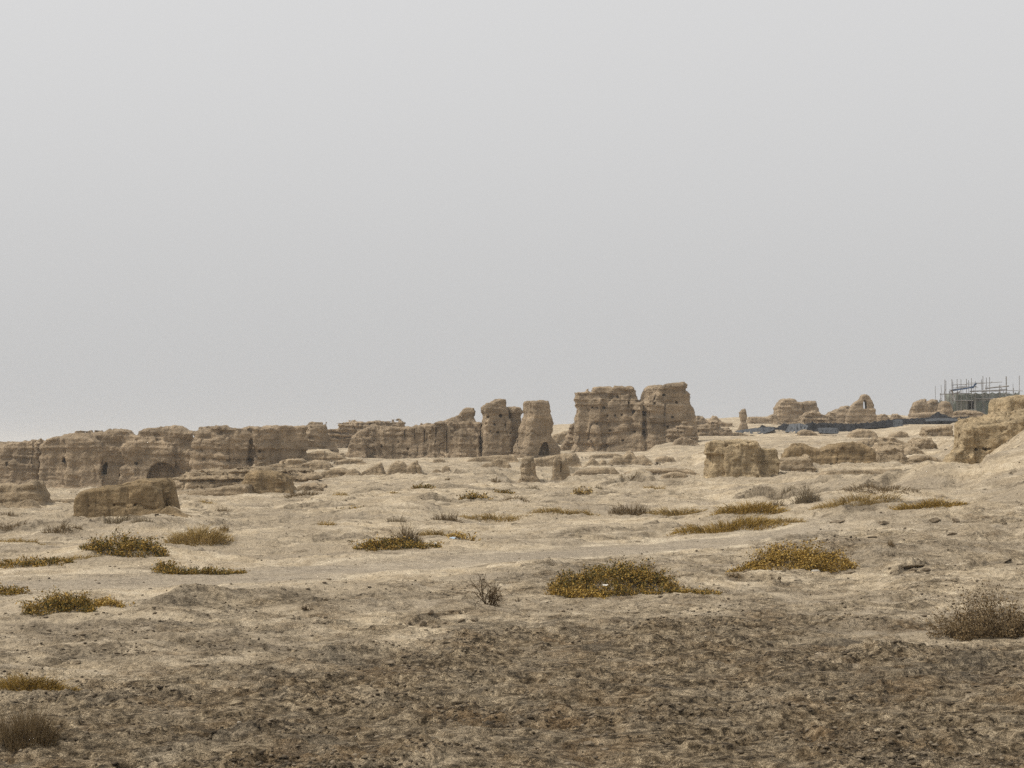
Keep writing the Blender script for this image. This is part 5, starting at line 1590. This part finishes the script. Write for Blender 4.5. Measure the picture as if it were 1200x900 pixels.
# front wall built round its window opening
W0, W1, WT, WB = 1134.5, 1142.0, 469.5, 479.5
def wall_piece(nm, p0, p1, t0, t1, y0=0.0, y1=5.0, mat=M_CONC, par=b, sd=0):
    return box(nm, lx(p0), lx(p1), y0, y1, lz(t1), lz(t0), mat, par, .05, sd)
verts = []
wl = wall_piece('wall', 1119, 1186, 461, 496, .7, 6.0)
wall_piece('front_wall', 1119.2, W0, 462, 496, 0.0, .68, M_CONC, b, 1)
wall_piece('front_wall', W1, 1162, 461.5, 496, 0.0, .68, M_CONC, b, 2)
wall_piece('lintel', W0 + .02, W1 - .02, 462, WT, 0.03, .66, M_CONC, b, 3)
wall_piece('sill', W0 + .02, W1 - .02, WB, 496, 0.03, .66, M_CONC, b, 4)
wall_piece('window', W0 + .05, W1 - .05, WT + .1, WB - .1, .5, .64, M_DARK, b, 5)
wall_piece('side_wing', 1107, 1119, 472, 496, 1.0, 5.0, M_CONC, b, 6)
wall_piece('end_wall', 1162.2, 1186, 466, 496, .2, .66, M_CONC, b, 7)

# nets hung on the scaffold
def net(label, p0, p1, ttop0, ttop1, tb, yy, mat, seed, name='scaffold_net'):
    n, k = 24, 16
    s = np.linspace(0, 1, n)[:, None]; v = np.linspace(0, 1, k)[None]
    X = lx(p0) + (lx(p1) - lx(p0)) * s + 0 * v
    top = lz(ttop0) + (lz(ttop1) - lz(ttop0)) * s
    Z = top * (1 - v) + lz(tb) * v
    Z = Z - .25 * np.abs(np.sin(s * math.pi * 3)) * (1 - v)
    Y = yy + .22 * n2(X * 1.1 + seed, Z * .25, seed) + .10 * n2(X * 3 + seed, Z * .6, seed + 1)
    P = np.stack([X, Y, Z], -1).reshape(-1, 3); P2 = P + np.array([0, .02, 0])
    i = np.arange(n * k).reshape(n, k); N = n * k
    q = np.stack([i[:-1, :-1], i[:-1, 1:], i[1:, 1:], i[1:, :-1]], -1).reshape(-1, 4)
    rim = np.concatenate([i[:, 0], i[-1, 1:], i[-2::-1, -1], i[0, -2:0:-1]]); r2 = np.roll(rim, -1)
    o = obj(name, mesh_from(name, np.concatenate([P, P2]), np.concatenate([q, q[:, ::-1] + N, np.stack([rim, r2, r2 + N, rim + N], -1)]), smooth=True), mat, None, bo)
    tag(o, label, 'netting')


net('dark green net hung over the upper front of the scaffolded building', 1119.5, 1153, 461.5, 459.5, 469.5, -.75, M_GREEN, 1)
net('grey-green net hanging beside the window of the scaffolded building', 1143, 1163, 469, 469, 491, -.8, M_GREEN, 2)
net('thin pale green net high at the far corner of the scaffold', 1153, 1178, 459.5, 459, 468.5, -.7, M_GREENL, 3)
net('slack pale net with a peaked end past the last tall scaffold pole', 1179, 1193, 462.5, 458, 470, -.6, M_GREENL, 4)
net('grey-green lower net below the thin pale net', 1163.5, 1190, 469.5, 468.5, 492, -.75, M_GREEN, 5)
net('narrow green net draped at the low wing of the building', 1097, 1105, 467.5, 471, 488, -1.8, M_GREEN, 6)
net('grey-green net over the low wing beside the egg-shaped ruin', 1106, 1119, 472.5, 470.5, 489, -.4, M_GREEN, 7)


def bar(name, a, c, r, parent, mat=M_POLE):
    P = np.array([[a, tuple((np.array(a) * .5 + np.array(c) * .5) + np.array([.02, 0, .02])), c]])
    V, Q = tubes(P, np.full((1, 3), r))
    ends = np.array([[0, 1, 2], [8, 7, 6]])
    return obj(name, mesh_from(name, V, Q, ends), mat, parent)


s_ = empty('scaffolding', bo)
tag(s_, 'thicket of upright and level scaffold poles around the grey building', 'scaffolding')
for p, t0, y_ in [(1098, 461, -2.0), (1104, 445.5, -1.6), (1106, 446.5, -1.2), (1113.4, 444.5, -1.0), (1119.3, 444.5, -1.1), (1121.5, 444.5, 3), (1123.6, 444.8, -1.2), (1130.4, 444, -1.0), (1136, 443.5, -1.1),
                  (1138.6, 444.5, 3), (1143.2, 444.5, 4), (1149.7, 441, -1.0), (1157.4, 442, -1.0), (1159, 442, 1.5), (1176.6, 441.5, -1.1), (1169, 451, -.9), (1185.6, 455, -.9), (1193, 440.5, -.6), (1111, 457, -1.4), (1116, 458, 2.0)]:
    bar('upright_pole', (lx(p), y_, lz(494)), (lx(p) + .03, y_, lz(t0)), .042 if p != 1176.6 else .075, s_)
for p0, t0, p1, t1, y_, r in [(1113, 451.6, 1140, 450.2, -1.15, .05), (1139, 450.2, 1172, 447.9, -1.15, .05), (1152, 455.6, 1180, 452.6, -1.2, .10), (1113, 457, 1142, 453, -1.25, .07), (1099, 462.3, 1136, 461.2, -1.2, .06),
                              (1134, 459, 1168, 457.8, -1.25, .10), (1150, 459.2, 1178, 456.4, -1.15, .06), (1166, 458, 1196, 458.3, -1.2, .05), (1113, 469.6, 1138, 469.8, -1.25, .08), (1140, 467.6, 1180, 467.6, -1.25, .09),
                              (1161, 461.5, 1190, 459.5, 3, .05), (1113, 462.5, 1123, 459.5, -1.2, .10)]:
    bar('level_pole', (lx(p0), y_, lz(t0)), (lx(p1), y_, lz(t1)), r, s_)
rg_ = np.random.RandomState(3)
for i in range(16):
    p = 1100 + 92 * rg_.rand(); y_ = rg_.choice([-1.3, -.9, 1.6, 3.2])
    bar('upright_pole', (lx(p), y_, lz(494)), (lx(p) + rg_.normal() * .12, y_, lz(444 + 13 * rg_.rand())), .03, s_)
for i in range(9):
    p = 1112 + 40 * rg_.rand(); t_ = rg_.choice([448, 451.5, 455, 458.5, 463, 470]) + rg_.normal() * .5; y_ = rg_.choice([-1.35, -.85, 1.6, 3.2])
    bar('level_pole', (lx(p), y_, lz(t_)), (lx(p + 14 + 22 * rg_.rand()), y_, lz(t_ + rg_.normal() * .7)), .03, s_)
for p0, t0, p1, t1 in [(1120, 461, 1131, 449), (1150, 459, 1160, 447), (1177, 466, 1168, 452), (1099, 470, 1106, 456), (1163, 486, 1176, 468)]:
    bar('brace', (lx(p0), -1.4, lz(t0)), (lx(p1), -1.4, lz(t1)), .03, s_)
bar('brace', (lx(1116.2), -1.3, lz(470)), (lx(1112.5), -1.3, lz(457)), .14, s_)

def blue_sheet():
    n, k = 24, 5
    s = np.linspace(0, 1, n)[:, None]; v = np.linspace(0, 1, k)[None]
    pxs = 1113.2 + 28.5 * s
    tops = np.interp(s, [0, .15, .55, .85, .93, 1], [457, 456.6, 455.0, 452.8, 449.5, 449.0])
    hts = np.interp(s, [0, .3, .7, .9, 1], [1.7, 1.4, 1.6, 3.2, 2.2])
    X = lx(pxs) + 0 * v; Z = lz(0) * 0 + (bz(450) - bo[2]) + (450 - (tops + hts * v)) * BD / F
    Y = -1.45 + .18 * n2(X * 1.2, Z * 1.2, 4)
    P = np.stack([X + 0 * Y, Y, Z], -1).reshape(-1, 3); P2 = P + np.array([0, .03, 0])
    i = np.arange(n * k).reshape(n, k); N = n * k
    q = np.stack([i[:-1, :-1], i[:-1, 1:], i[1:, 1:], i[1:, :-1]], -1).reshape(-1, 4)
    rim = np.concatenate([i[:, 0], i[-1, 1:], i[-2::-1, -1], i[0, -2:0:-1]]); r2 = np.roll(rim, -1)
    o = obj('blue_tarp', mesh_from('blue_tarp', np.concatenate([P, P2]), np.concatenate([q, q[:, ::-1] + N, np.stack([rim, r2, r2 + N, rim + N], -1)])), M_BLUE, None, bo)
    tag(o, 'blue sheeting slung along a top rail of the scaffold', 'tarp')


blue_sheet()


# ------------------------------------------------------------------ air, sky, sun
def build_haze():
    x, y0, y1, z0, z1 = 6300, -6300, 6300, -9.0, 24.0
    V = [(-x, y0, z0), (x, y0, z0), (x, y1, z0), (-x, y1, z0), (-x, y0, z1), (x, y0, z1), (x, y1, z1), (-x, y1, z1)]
    Q = [(0, 3, 2, 1), (4, 5, 6, 7), (0, 1, 5, 4), (1, 2, 6, 5), (2, 3, 7, 6), (3, 0, 4, 7)]
    m = bpy.data.materials.new('dust_haze'); t = NT(m)
    v = t.n('ShaderNodeVolumePrincipled')
    v.inputs['Color'].default_value = (.80, .82, .845, 1)
    v.inputs['Density'].default_value = HAZE
    v.inputs['Anisotropy'].default_value = 0.2
    out = t.n('ShaderNodeOutputMaterial')
    t.l(v.outputs[0], out.inputs['Volume'])
    o = obj('haze', mesh_from('haze', V, Q), m)
    tag(o, 'thin dusty haze hanging over the whole ruin field', None, None, 'stuff')


HAZE = 0.00030
build_haze()

SUN_EL, SUN_AZ = 57.0, -97.0          # azimuth from the view direction, negative towards the picture's left
w = bpy.data.worlds.new('World'); sc.world = w
w.use_nodes = True
t = NT(w)
sky = t.n('ShaderNodeTexSky', sky_type='NISHITA')
sky.sun_disc = False
sky.sun_elevation = R(SUN_EL)
sky.sun_rotation = R(SUN_AZ)
sky.air_density = 1.0; sky.dust_density = 8.0; sky.ozone_density = 1.0
hs = t.n('ShaderNodeHueSaturation'); hs.inputs['Saturation'].default_value = .12
t.l(sky.outputs[0], hs.inputs['Color'])
flat = t.mixc(.74, hs.outputs[0], (6.07, 6.06, 6.08))
sg = t.n('ShaderNodeTexCoord'); sx_ = t.n('ShaderNodeSeparateXYZ'); t.l(sg.outputs['Generated'], sx_.inputs[0])
veil = t.ramp(sx_.outputs['Z'], [(0.0, (.885, .890, .892)), (.10, (.93, .932, .932)), (.24, (1, 1, 1))])
flat = t.mixc(1.0, flat, veil, 'MULTIPLY')
bg = t.n('ShaderNodeBackground'); bg.inputs['Strength'].default_value = .0690
t.l(flat, bg.inputs['Color'])
wo = t.n('ShaderNodeOutputWorld'); t.l(bg.outputs[0], wo.inputs['Surface'])

sl = bpy.data.lights.new('sun', 'SUN')
sl.energy = 1.5; sl.angle = R(11); sl.color = (1.0, .94, .845)
so = bpy.data.objects.new('sun', sl); COL.objects.link(so)
so.rotation_euler = (R(90 - SUN_EL), 0, R(-SUN_AZ) + math.pi)
# the lamp shines along its -Z: tilt by the zenith angle, turn so that it comes from the sun's azimuth
so.rotation_euler = (R(90 - SUN_EL), 0, math.pi - R(SUN_AZ))
so.location = (-40, 30, 60)

vs_ = sc.view_settings
sc.display_settings.display_device = 'sRGB'
vs_.view_transform = 'Standard'; vs_.look = 'None'; vs_.exposure = 0.94; vs_.gamma = 1.0; vs_.use_curve_mapping = False
cy = sc.cycles
cy.max_bounces = 4; cy.diffuse_bounces = 3; cy.glossy_bounces = 1; cy.transmission_bounces = 2; cy.transparent_max_bounces = 8; cy.volume_bounces = 1
cy.use_denoising = False
cy.denoising_input_passes = 'RGB_ALBEDO_NORMAL'
cy.denoising_prefilter = 'ACCURATE'
cy.use_adaptive_sampling = False
cy.adaptive_threshold = .012
